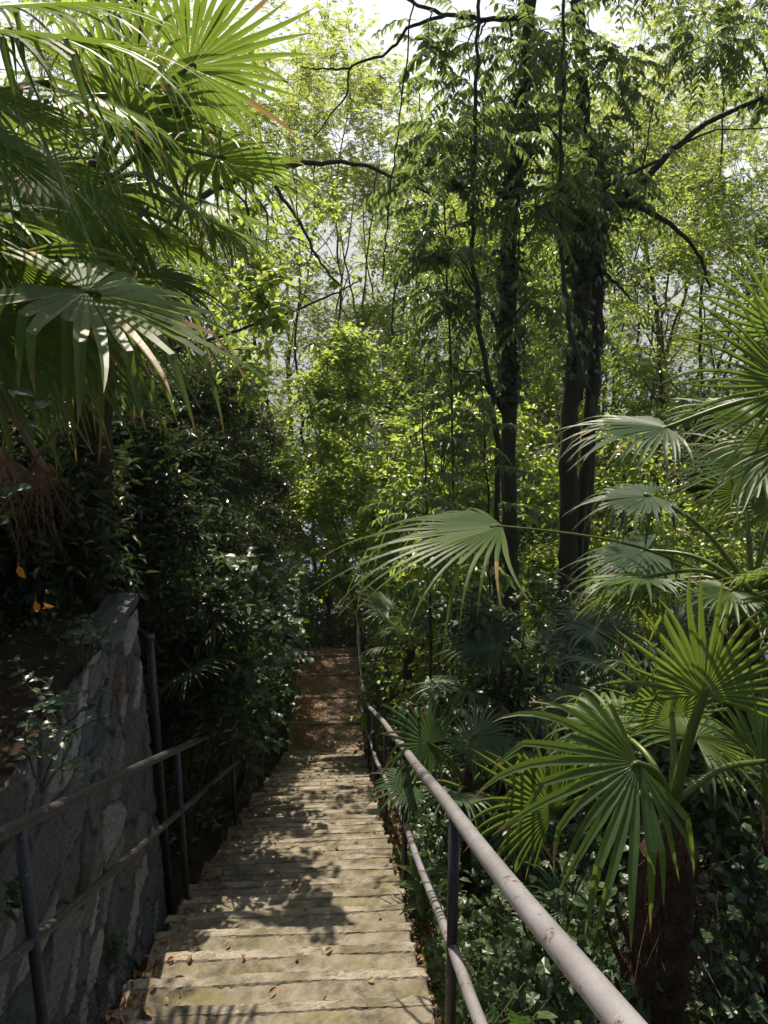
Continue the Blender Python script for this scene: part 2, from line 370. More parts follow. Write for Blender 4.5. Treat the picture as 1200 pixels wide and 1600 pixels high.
# air between here and the far shore
HZ0, HZ1 = V3_(-4200, -60, -73), V3_(4200, 3000, 600)
g = Geo(); c8 = np.array([[x, y, z] for z in (HZ0[2], HZ1[2]) for y in (HZ0[1], HZ1[1]) for x in (HZ0[0], HZ1[0])])
g.add(c8, [[0, 2, 3, 1], [4, 5, 7, 6], [0, 1, 5, 4], [2, 6, 7, 3], [0, 4, 6, 2], [1, 3, 7, 5]])
m, t, o = nmat('haze_air'); pv_ = t.nodes.new('ShaderNodeVolumePrincipled'); pv_.inputs['Color'].default_value = (.86, .92, 1, 1); pv_.inputs['Density'].default_value = 4.2e-4; pv_.inputs['Anisotropy'].default_value = .3
t.links.new(pv_.outputs[0], o.inputs['Volume']); tag(g.build('haze', m), 'pale blue summer haze over the lake', 'haze', kind='stuff')
# ------------------------------------------------------------------ staircase
def slab(g, x0, x1, y0, y1, z, th, nx, ny, rng, amp=.004, rd=.012, skew=0, chips=0):
    u = np.linspace(0, 1, nx); v = np.linspace(0, 1, ny)
    u = np.concatenate([[0], [.006], u[1:-1], [.994], [1]]); e = min(.4, rd / (y1 - y0)); v = np.concatenate([[0], [e], v[1:-1], [1 - e], [1]])
    nx += 2; ny += 2
    Uu, Vv = np.meshgrid(u, v); ph = rng.uniform(0, 6, 6)
    wob = .0035 * np.sin(Uu * 9 + ph[0]) + .0015 * np.sin(Uu * 23 + ph[1]) + rng.normal(0, .0014, Uu.shape)
    Xx = x0 + (x1 - x0) * Uu + .008 * np.sin(Vv * 5 + ph[2]); Yy = y0 + (y1 - y0) * Vv + wob + skew * (Uu - .5)
    Zz = z + amp * (np.sin(Uu * 7 + ph[3]) + np.sin(Uu * 17 + Vv * 3 + ph[4])) * .5 + rng.normal(0, amp * .35, Uu.shape)
    edge = np.minimum(np.minimum(Vv, 1 - Vv) / e, np.minimum(Uu, 1 - Uu) / .006)
    Zz -= rd * (1 - np.clip(edge, 0, 1)) * rng.uniform(.5, 1.2, Uu.shape)
    for _ in range(chips):
        cu = rng.random(); wd = rng.uniform(.006, .022); k_ = np.exp(-((Uu - cu) / wd) ** 2) * np.clip((Vv - .45) / .5, 0, 1)
        Zz -= rng.uniform(.004, .014) * k_; Yy -= rng.uniform(.003, .012) * k_
    top = np.stack([Xx, Yy, Zz], -1)
    idx = np.arange(ny - 1)[:, None] * nx + np.arange(nx - 1)[None]
    F = [np.stack([idx, idx + 1, idx + nx + 1, idx + nx], -1).reshape(-1, 4)]
    ring = np.concatenate([np.arange(nx), np.arange(1, ny) * nx + nx - 1, (ny - 1) * nx + np.arange(nx - 2, -1, -1), np.arange(ny - 2, 0, -1) * nx])
    V = top.reshape(-1, 3); lo = V[ring].copy(); lo[:, 2] = z - th + 0 * lo[:, 2]
    k = len(ring); b = len(V); a = np.arange(k); F.append(np.stack([ring[a], b + a, b + (a + 1) % k, ring[(a + 1) % k]], -1))
    g.add(np.vstack([V, lo]), np.vstack(F))
stairs = root('staircase', (-.35, 3, zs(3.06)), 'long flight of weathered mossy concrete steps leading down between two pipe railings', 'staircase')
rng = np.random.default_rng(11)
i0 = -11
for i in range(i0, 40):
    yn = 3.06 + DY * i
    if yn > Y_END + .1: break
    z = float(-SLOPE * yn); xl = -1.11 + rng.normal(0, .035); xr = .385 + rng.normal(0, .014)
    if i < 2: xr += .012 * (2 - i) if i > -2 else .03
    sk = rng.normal(0, .012); fine = yn < 9
    g = Geo(); slab(g, xl, xr, yn - DY - .02, yn - .004, z - .002, .30, 60 if fine else 24, 12 if fine else 5, rng, .004, .012, sk)
    st = g.build('step', M['concrete'], stairs)
    g = Geo(); slab(g, xl + rng.normal(0, .02), xr + .012, yn - .058 + rng.normal(0, .005), yn + .02, z + .004, .075, 60 if fine else 24, 7, rng, .003, .012, sk, 3 if fine else 0)
    g.build('nosing', M['nosing'], st)
# lower path after the flight
g = Geo(); a = np.linspace(-1.12, .42, 16); b = np.linspace(Y_END - .12, Y_PATH + .1, 60); X, Y = np.meshgrid(a, b)
i = np.arange(59)[:, None] * 16 + np.arange(15)[None]
g.add(np.stack([X, Y, zs(Y) - .02 + .012 * np.sin(X * 7 + Y * 3)], -1), np.stack([i, i + 1, i + 17, i + 16], -1))
for k in range(4): slab(g, -1.08, .40, 15.4 + 1.5 * k, 15.52 + 1.5 * k, float(zs(15.46 + 1.5 * k)) + .03, .1, 20, 5, rng, .006, .012)
tag(g.build('path', M['path']), kind='structure')

# ------------------------------------------------------------------ retaining wall with terrace
wallr = root('retaining_wall', (-1.3, 2, zs(2)), 'grey dry stone retaining wall of slanting slabs holding up the leafy terrace', 'wall')
rng = np.random.default_rng(21)
y0, y1 = -2.0, 4.8
na, nb = 330, 150
ya = np.linspace(y0, y1, na); tb = np.linspace(0, 1, nb); YA, TB = np.meshgrid(ya, tb)
zb = zs(YA) - .35; ztop = -.04 + .03 * np.sin(YA * 2.2); ZB = zb + (ztop - zb) * TB
seeds = np.stack([rng.uniform(y0 - .3, y1 + .3, 480), rng.uniform(-3.2, .3, 480)], -1)
ca, sa = math.cos(R(33)), math.sin(R(33))
def rot(p): return np.stack([(p[..., 0] * ca + p[..., 1] * sa) / 2.1, -p[..., 0] * sa + p[..., 1] * ca], -1)
Q = np.stack([YA, ZB], -1).reshape(-1, 2)
Q = Q + np.stack([.03 * np.sin(Q[:, 1] * 13) + .015 * np.sin(Q[:, 1] * 37), .03 * np.sin(Q[:, 0] * 11 + 1)], -1)
dd = np.linalg.norm(rot(Q)[:, None] - rot(seeds)[None], axis=-1)
od = np.argsort(dd, 1)[:, :2]; d1 = np.take_along_axis(dd, od, 1); edge = d1[:, 1] - d1[:, 0]
cell = od[:, 0]; crnd = rng.random(480); tilt = rng.normal(0, .028, (480, 2)); push = rng.uniform(-.004, .007, 480)
jn = 1 - sstep(edge / .018)
loc = Q - seeds[cell]
xo = push[cell] + (loc * tilt[cell]).sum(1) - .014 * jn + rng.normal(0, .003, len(Q)) + .002 * np.sin(Q[:, 0] * 40 + Q[:, 1] * 23) * (1 - jn)
XW = -1.235 + xo - .06 * TB.ravel()
V = np.stack([XW, YA.ravel(), ZB.ravel()], -1)
i = np.arange(nb - 1)[:, None] * na + np.arange(na - 1)[None]
g = Geo(); g.add(V, np.stack([i, i + 1, i + na + 1, i + na], -1), crnd[cell], 0, jn * .85)
# the end of the wall turns the corner into the bank
er = np.arange(nb) * na + na - 1; E = V[er]; nE = 14
EX = np.stack([E + np.array([-1, 0, 0]) * .1 * k + np.array([0, 1, 0]) * (.03 * math.sin(k * 1.3) if k else 0) for k in range(nE)], 1)
i = np.arange(nb - 1)[:, None] * nE + np.arange(nE - 1)[None]
g.add(EX, np.stack([i, i + 1, i + nE + 1, i + nE], -1), np.repeat(crnd[cell][er], nE), 0, np.repeat(jn[er], nE))
wf = g.build('stone_face', M['stone'], wallr)
for k, (a, b) in enumerate([(4.05, 4.84)]):
    g = Geo(); slab(g, -1.46, -1.28, a, b, .03 - .01 * k, .06, 10, 16, rng, .006, .014); g.build('coping_slab', M['stone'], wallr)
for o in wallr.children:
    if o.name.startswith('coping'):
        me = o.data; at_ = me.attributes['rnd']; at_.data.foreach_set('value', np.full(len(me.vertices), .1, np.float32))
g = Geo(); a = np.linspace(-9, -1.3, 60); b = np.linspace(-4, 4.75, 70); X, Y = np.meshgrid(a, b); i = np.arange(69)[:, None] * 60 + np.arange(59)[None]
ZT = -.03 + .04 * np.sin(X * 2.3 + Y) + .03 * np.sin(Y * 3.1 - X) + .10 * np.clip(-1.5 - X, 0, 6) - .05 * sstep((X + 1.5) / .2)
g.add(np.stack([X, Y, ZT], -1), np.stack([i, i + 1, i + 61, i + 60], -1))
tag(g.build('terrace', M['soil'], smooth=True), kind='structure')
def tz(X, Y): return -.03 + .1 * np.clip(-1.5 - np.asarray(X, float), 0, 6)

# ------------------------------------------------------------------ railings
def railing(name, x, label, pys, h1, h2, yA, yB, r1, r2, bow, seed, rm='rail'):
    rng = np.random.default_rng(seed)
    rt = root(name, (x, 2.5, float(zs(2.5))), label, 'railing')
    def line(h, ph):
        yy = np.concatenate([np.linspace(yA, Y_END - .6, 30), np.linspace(Y_END - .3, min(yB, Y_PATH + 1), 14)])
        yy = yy[yy <= yB]
        z0 = -SLOPE * np.minimum(yy, Y_END + .15) - .085 * np.clip(yy - Y_END - .15, 0, 99)
        return np.stack([x + bow * np.sin(yy * .9 + ph) + .004 * np.sin(yy * 2.7), yy, z0 + h + bow * .8 * np.sin(yy * 1.15 + ph * 2)], -1)
    tops = line(h1, seed); mids = line(h2, seed + 1.3)
    g = Geo(); tube(g, smooth_path(tops, 150), r1, 16, cap=True); tr = g.build('top_rail', M[rm], rt, True)
    g = Geo(); tube(g, smooth_path(mids, 150), r2, 12, cap=True); g.build('middle_rail', M[rm], rt, True)
    for py in pys[1::2]:
        yy = py + .9; zz = np.interp(yy, tops[:, 1], tops[:, 2]); xx = np.interp(yy, tops[:, 1], tops[:, 0])
        if yy > tops[-1, 1] - .2: continue
        g = Geo(); tube(g, [[xx, yy - .012, zz + .012 * SLOPE], [xx, yy + .012, zz - .012 * SLOPE]], r1 + .0035, 16, cap=True); g.build('weld_collar', M[rm], tr, True)
    for py in pys:
        k = np.argmin(abs(tops[:, 1] - py)); xx = np.interp(py, tops[:, 1], tops[:, 0]); zz = np.interp(py, tops[:, 1], tops[:, 2])
        zg = float(zs(py)) - .35
        g = Geo(); tube(g, [[xx, py, zg], [xx + .003, py, (zg + zz) / 2], [xx, py, zz - r1 * .5]], .0215, 10, cap=True)
        p = g.build('post', M['post'], rt, True)
        zm = np.interp(py, mids[:, 1], mids[:, 2]); xm = np.interp(py, mids[:, 1], mids[:, 0])
        g = Geo(); tube(g, [[xm, py - .03, zm + .014], [xm, py + .03, zm - .014]], r2 + .004, 12, cap=True); g.build('clamp', M['post'], p, True)
    return rt
rr = railing('handrail', .425, 'mauve grey pipe handrail on dark posts along the open palm side of the steps', [.1, 2.62, 4.95, 7.3, 9.7, 12.1, 14.3, 17.2, 20.2], 1.06, .47, -.9, 21.0, .027, .0215, .012, 2)
rl = railing('handrail', -1.10, 'pipe handrail with shade painted into its dark colour in front of the stone wall', [.1, 2.42, 4.8, 7.2, 9.6, 12.0, 14.2], 1.12, .66, -.9, 14.3, .024, .020, .008, 5, 'post')  # same pipe as the right rail, darkened in colour for the shade here
br = root('barrier', (-.35, 21.0, float(zs(21))), 'low dark metal barrier crossing the far end of the path', 'barrier')
zb_ = float(zs(20.9))
for zz in (.5, .98):
    g = Geo(); tube(g, [[-1.2, 20.9, zb_ + zz], [-.4, 20.92, zb_ + zz + .01], [.42, 20.9, zb_ + zz + .02]], .022, 8, cap=True); g.build('rail', M['post'], br, True)
for xx in (-1.2, .40):
    g = Geo(); tube(g, [[xx, 20.9, zb_ - .2], [xx, 20.9, zb_ + 1.02]], .025, 8, cap=True); g.build('post', M['post'], br, True)
pr = root('steel_post', (-1.27, 4.98, float(zs(4.98))), 'tall thin rusty steel post at the end of the stone wall', 'post')
g = Geo(); tube(g, [[-1.27, 5.0, -2.6], [-1.27, 5.0, -1.2], [-1.275, 5.0, -.35]], .028, 10, cap=True); g.build('shaft', M['post'], pr, True)
g = Geo(); tube(g, [[-1.275, 5.0, -.36], [-1.275, 5.0, -.325]], .036, 10, cap=True); g.build('cap', M['post'], pr, True)

# ------------------------------------------------------------------ palms
def fan(g, rng, hub, A, Nv, Rr, nseg=38, spread=140, joined=.46, droop=.5, cup=.25, kink=.25, blade=.70):
    A = nrm(A); Nv = nrm(Nv - A * np.dot(Nv, A)); Sd = np.cross(Nv, A)
    nseg = int(nseg * .95); th = np.linspace(-R(spread), R(spread), nseg); dth = 2 * R(spread) / nseg; th = th + rng.normal(0, dth * .10, nseg)
    ln = Rr * (1 - .30 * (np.abs(th) / R(spread)) ** 2) * rng.uniform(.82, 1.08, nseg)
    d0 = nrm(A * np.cos(th)[:, None] + Sd * np.sin(th)[:, None] - Nv * (cup * (1 - np.cos(th)))[:, None] * .5 + Nv * .12)
    side = nrm(np.cross(Nv, d0)); pl = np.cross(d0, side)
    T = np.array([0.02, .15, .3, .45, .52, .62, .72, .82, .92, 1.0])
    pos = hub + d0 * (ln * T[0])[:, None]; P = [pos]; Dd = [d0]
    kk = rng.random(nseg) < kink; kt = rng.uniform(.55, .78, nseg); dr = droop * rng.uniform(.6, 1.9, nseg)
    d = d0.copy(); swv = rng.normal(0, .16, nseg)
    for a, b in zip(T[:-1], T[1:]):
        bend = dr * max(0, b - .34) * (b - a) * 5.0 + (kk & (kt > a) & (kt <= b)) * rng.uniform(.8, 2.4, nseg)
        d = nrm(d - UP * bend[:, None] + side * (swv * max(0, b - joined))[:, None]); pos = pos + d * (ln * (b - a))[:, None]; P.append(pos); Dd.append(d)
    P = np.stack(P, 1); Dd = np.stack(Dd, 1)
    # width: pleats joined up to `joined`, then tapering blades
    hw = np.tan(dth / 2) * ln[:, None] * np.minimum(T, joined)[None]
    free = np.clip((T - joined) / (1 - joined), 0, 1)
    hw = hw * np.where(T <= joined, 1.0, (blade + (1 - blade) * np.exp(-free * 7)) * (1 - free ** 2.4) + .012)[None]
    sdv = nrm(side[:, None] - Dd * (side[:, None] * Dd).sum(-1, keepdims=True)); pv = np.cross(Dd, sdv)
    pf = np.where(T <= joined, .55, .38)[None, :, None] * hw[..., None]
    Lf = P + sdv * hw[..., None] + pv * pf * .5; Rt = P - sdv * hw[..., None] + pv * pf * .5; Ce = P - pv * pf * .5
    V = np.stack([Lf, Ce, Rt], 2); m_ = len(T)
    b = (np.arange(nseg)[:, None] * m_ + np.arange(m_ - 1)[None]) * 3
    F = np.concatenate([np.stack([b, b + 3, b + 4, b + 1], -1).reshape(-1, 4), np.stack([b + 1, b + 4, b + 5, b + 2], -1).reshape(-1, 4)])
    base = rng.uniform(.2, .8); rn = np.clip(base + rng.normal(0, .16, nseg), 0, 1)
    g.add(V, F, np.repeat(rn, m_ * 3), 0, np.clip(np.tile(np.repeat(T, 3), nseg) + np.repeat(np.where(rng.random(nseg) < .05, rng.uniform(.1, .6, nseg), 0), m_ * 3), 0, 1.2))
def frond(palm, rng, crown, hub, A, Nv, Rr, mat='palm', stalkmat='stalk', name='frond', sr=.011, arch=.12, label=None, **kw):
    g = Geo(); fan(g, rng, np.asarray(hub), A, Nv, Rr, **kw); f = g.build(name, M[mat], palm)
    if label: f['label'] = label
    crown = np.asarray(crown); hub = np.asarray(hub); L = np.linalg.norm(hub - crown)
    pts = smooth_path([crown, crown + (hub - crown) * .5 + UP * L * arch, hub, hub + nrm(A) * Rr * .05], 14)
    g = Geo(); tube(g, pts, np.linspace(sr * 1.5, sr * .6, 14), 6, .6); g.build('stalk', M[stalkmat], f, True)
    return f
def auto_fronds(palm, rng, crown, n, pl, Rr, els=(-35, 70), azs=(0, 360), mat='palm', **kw):
    for k in range(n):
        az = R(azs[0] + (azs[1] - azs[0]) * (k + rng.uniform(0, .8)) / n); el = R(rng.uniform(*els))
        d = np.array([math.cos(az) * math.cos(el), math.sin(az) * math.cos(el), math.sin(el)])
        L = pl * rng.uniform(.75, 1.15); hub = crown + d * L - UP * .08 * L
        A = nrm(d - UP * rng.uniform(.15, .5)); h = np.array([math.cos(az), math.sin(az), 0])
        Nv = nrm(UP * math.cos(el) - h * math.sin(el) + rng.normal(0, .2, 3))
        k2 = dict(droop=.45 + max(0, .4 - el * .5), nseg=34, spread=rng.uniform(115, 150)); k2.update(kw)
        frond(palm, rng, crown, hub, A, Nv, Rr * rng.uniform(.85, 1.1), mat, **k2)
def palm_trunk(palm, rng, base, top, r0, r1, hairs=420, stubs=34):
    base = np.asarray(base, float); top = np.asarray(top, float); L = np.linalg.norm(top - base)
    n = 26; pts = smooth_path([base, base + (top - base) * .5 + rng.normal(0, .03, 3), top], n)
    g = Geo(); rad = np.linspace(r0, r1, n) * (1 + .10 * np.sin(np.arange(n) * 2.1)); tt_ = nrm(top - base)
    tube(g, np.vstack([pts, top + tt_ * .06, top + tt_ * .13, top + tt_ * .2]), np.concatenate([rad, [r1 * .8, r1 * .45, .012]]), 14, cap=True)
    ax = nrm(top - base)
    u = rng.random(hairs); az = rng.uniform(0, 2 * PI, hairs); ra = (r0 + (r1 - r0) * u) * .98
    o = np.stack([np.cos(az), np.sin(az), 0 * az], -1); p0 = base + (top - base) * u[:, None] + o * ra[:, None]
    p1 = p0 + o * rng.uniform(.01, .07, (hairs, 1)) + UP * rng.normal(-.06, .08, (hairs, 1)) + rng.normal(0, .04, (hairs, 3))
    twigs(g, p0, p1, .0025, .5, 0); twigs(g, p1, p1 + (p1 - p0) * .5 - UP * .05 + rng.normal(0, .03, (hairs, 3)), .0018, .5, 0)
    for k in range(stubs):
        u = rng.random(); az = rng.uniform(0, 2 * PI); o = np.array([math.cos(az), math.sin(az), 0]); ra = r0 + (r1 - r0) * u
        p = base + (top - base) * u + o * ra * .9; l = rng.uniform(.08, .2)
        tube(g, [p, p + o * l * .25 + UP * l * .5, p + o * l * .45 + UP * l], [.016, .013, .006], 5)
    g.build('trunk', M['fibre'], palm)
TOC = lambda p: nrm(EYE - np.asarray(p))   # direction towards where one walks, used for fan faces
def V3(*a): return np.array(a, float)

# --- big windmill palm on the terrace (upper left)
rng = np.random.default_rng(31)
cr = V3(-1.78, 3.15, 2.05); pb = V3(-1.95, 3.1, .0)
pa = root('palm_tree', pb, 'large windmill palm above the stone wall with sunlit arching fronds and dead brown skirt', 'palm tree')
palm_trunk(pa, rng, pb, cr, .15, .13)
def kf(palm, crown, hub, tgt, nv, mat='palm', scale=1.0, seed=None, **kw):
    h = at(*hub); tg = at(*tgt); r_ = np.random.default_rng(seed if seed is not None else int(hub[0] * 7 + hub[1] * 13 + 999) % 99991)
    return frond(palm, r_, crown, h, tg - h, V3(*nv), np.linalg.norm(tg - h) * scale, mat, **kw)
kf(pa, cr, (135, 455, 2.55), (415, 570, 2.75), (.05, -.34, .95), spread=145, droop=.30, nseg=34, kink=.8, joined=.48, scale=1.15, arch=-.1, label='sunlit fan frond with drooping tips held out over the steps')
kf(pa, cr, (-50, 45, 2.15), (325, 120, 2.45), (.1, -.25, .95), spread=110, droop=.6, nseg=44, kink=.4, scale=1.2, blade=.55)
kf(pa, cr, (-70, 130, 1.95), (190, 250, 2.1), (.15, -.35, .9), spread=110, droop=.8, nseg=42, kink=.4, scale=1.3, blade=.55)
kf(pa, cr, (-30, 10, 2.5), (300, 40, 2.8), (.05, -.3, .95), spread=100, droop=.55, nseg=40, kink=.4, scale=1.15, blade=.6)
kf(pa, cr, (-40, 210, 2.3), (150, 330, 2.45), (.2, -.4, .85), spread=110, droop=.75, nseg=38, kink=.4, scale=1.25, blade=.6)
kf(pa, cr, (60, 130, 2.8), (270, 240, 3.0), (.15, -.3, .9), spread=110, droop=.8, nseg=38, kink=.4, scale=1.15, blade=.6)
kf(pa, cr, (20, 330, 3.0), (150, 420, 3.1), (.3, -.5, .8), spread=110, droop=.7, nseg=34, kink=.4)
kf(pa, cr, (90, 520, 2.9), (190, 700, 2.9), (.4, -.7, .4), spread=85, droop=.5, nseg=30)
kf(pa, cr, (10, 400, 2.7), (110, 700, 2.75), (.5, -.6, .4), spread=95, droop=.5, nseg=34)
kf(pa, cr, (-40, 480, 2.5), (60, 760, 2.5), (.6, -.6, .3), spread=90, droop=.4, nseg=34)
kf(pa, cr, (150, 440, 3.1), (250, 700, 3.1), (.4, -.7, .4), spread=80, droop=.5, nseg=30)
kf(pa, cr, (60, 260, 3.3), (260, 330, 3.5), (.2, -.5, .8), spread=120, droop=.8, nseg=34)
kf(pa, cr, (150, 150, 3.4), (330, 260, 3.6), (.1, -.3, .9), spread=115, droop=.8, nseg=36)
auto_fronds(pa, rng, cr, 7, .6, .55, (-20, 75), (150, 330))
auto_fronds(pa, rng, cr, 7, .5, .6, (-40, 5), (-60, 120), droop=.7)
for k in range(6):
    az = R(-150 + 50 * k + rng.uniform(-15, 15)); d = V3(math.cos(az) * .35, math.sin(az) * .35, -1)
    h = cr + V3(math.cos(az) * .22, math.sin(az) * .22, -.28); frond(pa, rng, cr + V3(0, 0, -.15), h, d, V3(math.cos(az), math.sin(az), .3), .68, 'dead', 'dead', 'dead_frond', spread=50, droop=.3, nseg=34, joined=.22, kink=.3, blade=.45)
kf(pa, cr + V3(0, 0, -.1), (-5, 700, 2.3), (40, 905, 2.3), (.4, -.9, .1), 'dead', stalkmat='dead', name='dead_frond', spread=42, droop=.3, nseg=44, joined=.2, blade=.42)
kf(pa, cr + V3(0, 0, -.1), (60, 715, 2.4), (95, 880, 2.4), (.4, -.9, .1), 'dead', stalkmat='dead', name='dead_frond', spread=40, droop=.3, nseg=36, joined=.2, blade=.42)

# --- second palm further down behind it
rng = np.random.default_rng(32)
cr = at(150, 300, 4.6); pb = V3(cr[0] - .75, cr[1] + .9, 0); pb[2] = float(gz(pb[0], pb[1])) - .1
pa = root('palm_tree', pb, 'shaded windmill palm behind the large one with one fan glowing yellow green', 'palm tree')
palm_trunk(pa, rng, pb, cr, .13, .12)
kf(pa, cr, (295, 105, 4.3), (500, 135, 4.5), (.05, .85, .45), spread=135, droop=.12, nseg=42, kink=.1, label='translucent backlit fan frond')
kf(pa, cr, (340, 245, 3.9), (530, 305, 4.0), (.1, .2, .9), spread=125, droop=.7, nseg=40, kink=.3)
kf(pa, cr, (300, 330, 3.8), (440, 420, 3.9), (.2, -.1, .9), spread=120, droop=.9, nseg=36)
kf(pa, cr, (230, 430, 4.0), (400, 500, 4.1), (.3, -.3, .8), spread=110, droop=.8, nseg=34)
kf(pa, cr, (110, 300, 3.8), (160, 560, 3.8), (.3, -.6, .6), spread=100, droop=.6, nseg=34)
kf(pa, cr, (200, 180, 4.2), (350, 10, 4.4), (.0, .7, .6), spread=120, droop=.3, nseg=36)
auto_fronds(pa, rng, cr, 15, .6, .6, (-45, 45), (0, 360), droop=.7)

# --- small palm with hairy trunk beside the near handrail (lower right)
rng = np.random.default_rng(33)
cr = at(1052, 1255, 2.55); pb = V3(cr[0] + .02, cr[1] + .12, 0); pb[2] = float(gz(pb[0], pb[1])) - .1
pa = root('palm_tree', pb, 'small windmill palm with a hairy brown trunk beside the near end of the handrail', 'palm tree')
palm_trunk(pa, rng, pb, cr - V3(0, 0, .2), .13, .10, 700, 44)
kf(pa, cr, (997, 1192, 2.42), (840, 1290, 2.30), (-.15, -.75, .55), spread=98, droop=.40, nseg=23, kink=.6, scale=1.42, cup=.1, joined=.40, blade=.78, label='bright fan frond facing the steps')
kf(pa, cr, (1100, 1085, 2.5), (1120, 890, 2.6), (-.15, -.95, .2), spread=102, droop=.10, nseg=27, kink=.06, sr=.016, label='upright fan frond on a yellow green stalk')
kf(pa, cr, (1050, 1120, 2.75), (1020, 990, 2.85), (-.1, -.9, .3), spread=100, droop=.2, nseg=28)
kf(pa, cr, (865, 1265, 3.0), (740, 1150, 3.05), (-.3, -.55, .75), spread=105, droop=.5, nseg=32)
kf(pa, cr, (1190, 1190, 2.7), (1330, 1130, 2.8), (.2, -.7, .6), spread=120, droop=.4, nseg=30)
auto_fronds(pa, rng, cr, 2, .4, .45, (0, 40), (20, 120))

# --- tall palm leaning in from the right
rng = np.random.default_rng(34)
cr = at(1330, 640, 2.95); pb = V3(cr[0] + .15, cr[1] + .1, 0); pb[2] = float(gz(pb[0], pb[1])) - .1
pa = root('palm_tree', pb, 'tall windmill palm at the right edge with stiff upright blades over a grey drooping fan', 'palm tree')
palm_trunk(pa, rng, pb, cr, .13, .12)
kf(pa, cr, (1235, 600, 2.7), (1000, 545, 2.8), (-.1, -.85, .4), spread=115, droop=.06, nseg=30, kink=.08, scale=1.0, joined=.3, blade=.6, label='stiff spread fan frond in half sun')
kf(pa, cr, (1225, 520, 2.85), (1120, 350, 2.95), (-.1, -.9, .3), spread=75, droop=.05, nseg=18, kink=.05, joined=.3)
kf(pa, cr, (1042, 668, 3.2), (850, 690, 3.25), (.12, -.16, .98), 'palmgrey_shade', spread=92, droop=.6, nseg=30, kink=.12, scale=1.05)
kf(pa, cr, (1190, 720, 2.9), (1010, 730, 3.0), (-.1, -.3, .9), spread=110, droop=.35, nseg=34)
kf(pa, cr, (1240, 690, 2.6), (1140, 790, 2.5), (-.2, -.6, .7), spread=100, droop=.5, nseg=30)
kf(pa, cr, (1180, 650, 3.4), (1030, 640, 3.6), (0, -.3, .9), spread=120, droop=.4, nseg=34)
auto_fronds(pa, rng, cr, 8, .6, .55, (0, 75), (-60, 100))

# --- palm further in, whose long stalk carries the fan in the middle of the picture
rng = np.random.default_rng(35)
cr = at(1175, 925, 3.95); pb = V3(cr[0] + .05, cr[1] + .1, 0); pb[2] = float(gz(pb[0], pb[1])) - .1
pa = root('palm_tree', pb, 'windmill palm in the undergrowth with one long thin stalk reaching towards the steps', 'palm tree')
palm_trunk(pa, rng, pb, cr - V3(0, 0, .22), .10, .085)
kf(pa, cr, (785, 822, 4.1), (535, 890, 4.1), (0, -.06, 1), scale=1.25, spread=80, droop=.6, nseg=28, kink=.5, arch=.06, sr=.006, joined=.4, blade=.55, label='wide drooping fan frond half in sun')
kf(pa, cr, (1015, 775, 4.2), (880, 800, 4.3), (0, -.15, 1), 'palmgrey_shade', spread=125, droop=.6, nseg=36)
kf(pa, cr, (1010, 860, 4.4), (870, 900, 4.5), (0, -.15, 1), 'palmgrey_shade', spread=115, droop=.6, nseg=34)
auto_fronds(pa, rng, cr, 7, .6, .5, (-10, 70), (-30, 200), droop=.5)
auto_fronds(pa, rng, cr, 4, .3, .42, (5, 60), (200, 330), droop=.5)
# --- low palms
def low_palm(px, py, Yd, label, n, pl, Rr, seed, keys=(), mat='palmgrey_shade', els=(0, 60), grp='low fan palms under the trees'):  # low palms default to the darker leaf colour, shade painted in
    rng = np.random.default_rng(seed); cr = at(px, py, Yd); pb = cr.copy(); pb[2] = min(float(gz(pb[0], pb[1])) - .05, cr[2] - .15)
    pa = root('palm_tree', pb, label, 'palm tree', grp)
    palm_trunk(pa, rng, pb, cr, .09, .07, 90, 10)
    for h, t_, nv, kw in keys: kf(pa, cr, h, t_, nv, mat, **kw)
    auto_fronds(pa, rng, cr, n, pl, Rr, els, mat=mat)
low_palm(730, 1235, 4.9, 'young fan palm behind the handrail with striped sunlit blades', 5, .4, .42, 41,
         [((672, 1162, 4.75), (600, 1140, 4.7), (-.2, -.8, .5), dict(spread=150, droop=.3, nseg=34, scale=1.25)),
          ((740, 1150, 4.9), (830, 1160, 4.9), (0, -.5, .8), dict(spread=110, droop=.6, nseg=32))])
low_palm(790, 1080, 6.3, 'low fan palm in deep shade at the foot of the slim trunk', 9, .6, .48, 42, [((770, 1000, 6.0), (690, 1040, 5.9), (0, -.4, .9), dict(spread=110, droop=.6))], els=(5, 65))
low_palm(1010, 1060, 5.2, 'shaded fan palm behind the bright fronds of the small hairy palm', 9, .55, .46, 43, els=(0, 65))
low_palm(512, 925, 22.6, 'tiny fan palm beside the end of the path', 7, .45, .5, 44, els=(0, 60))
low_palm(270, 1040, 6.2, 'dark fan palm on the bank behind the steel post', 8, .55, .5, 45, els=(0, 55))
low_palm(905, 1500, 3.5, 'low fan palm under the near handrail', 6, .25, .32, 46, mat='palmgrey_shade', els=(0, 45))
low_palm(640, 1010, 9.5, 'fan palm in shade by the lower handrail', 8, .5, .48, 47, els=(5, 60))

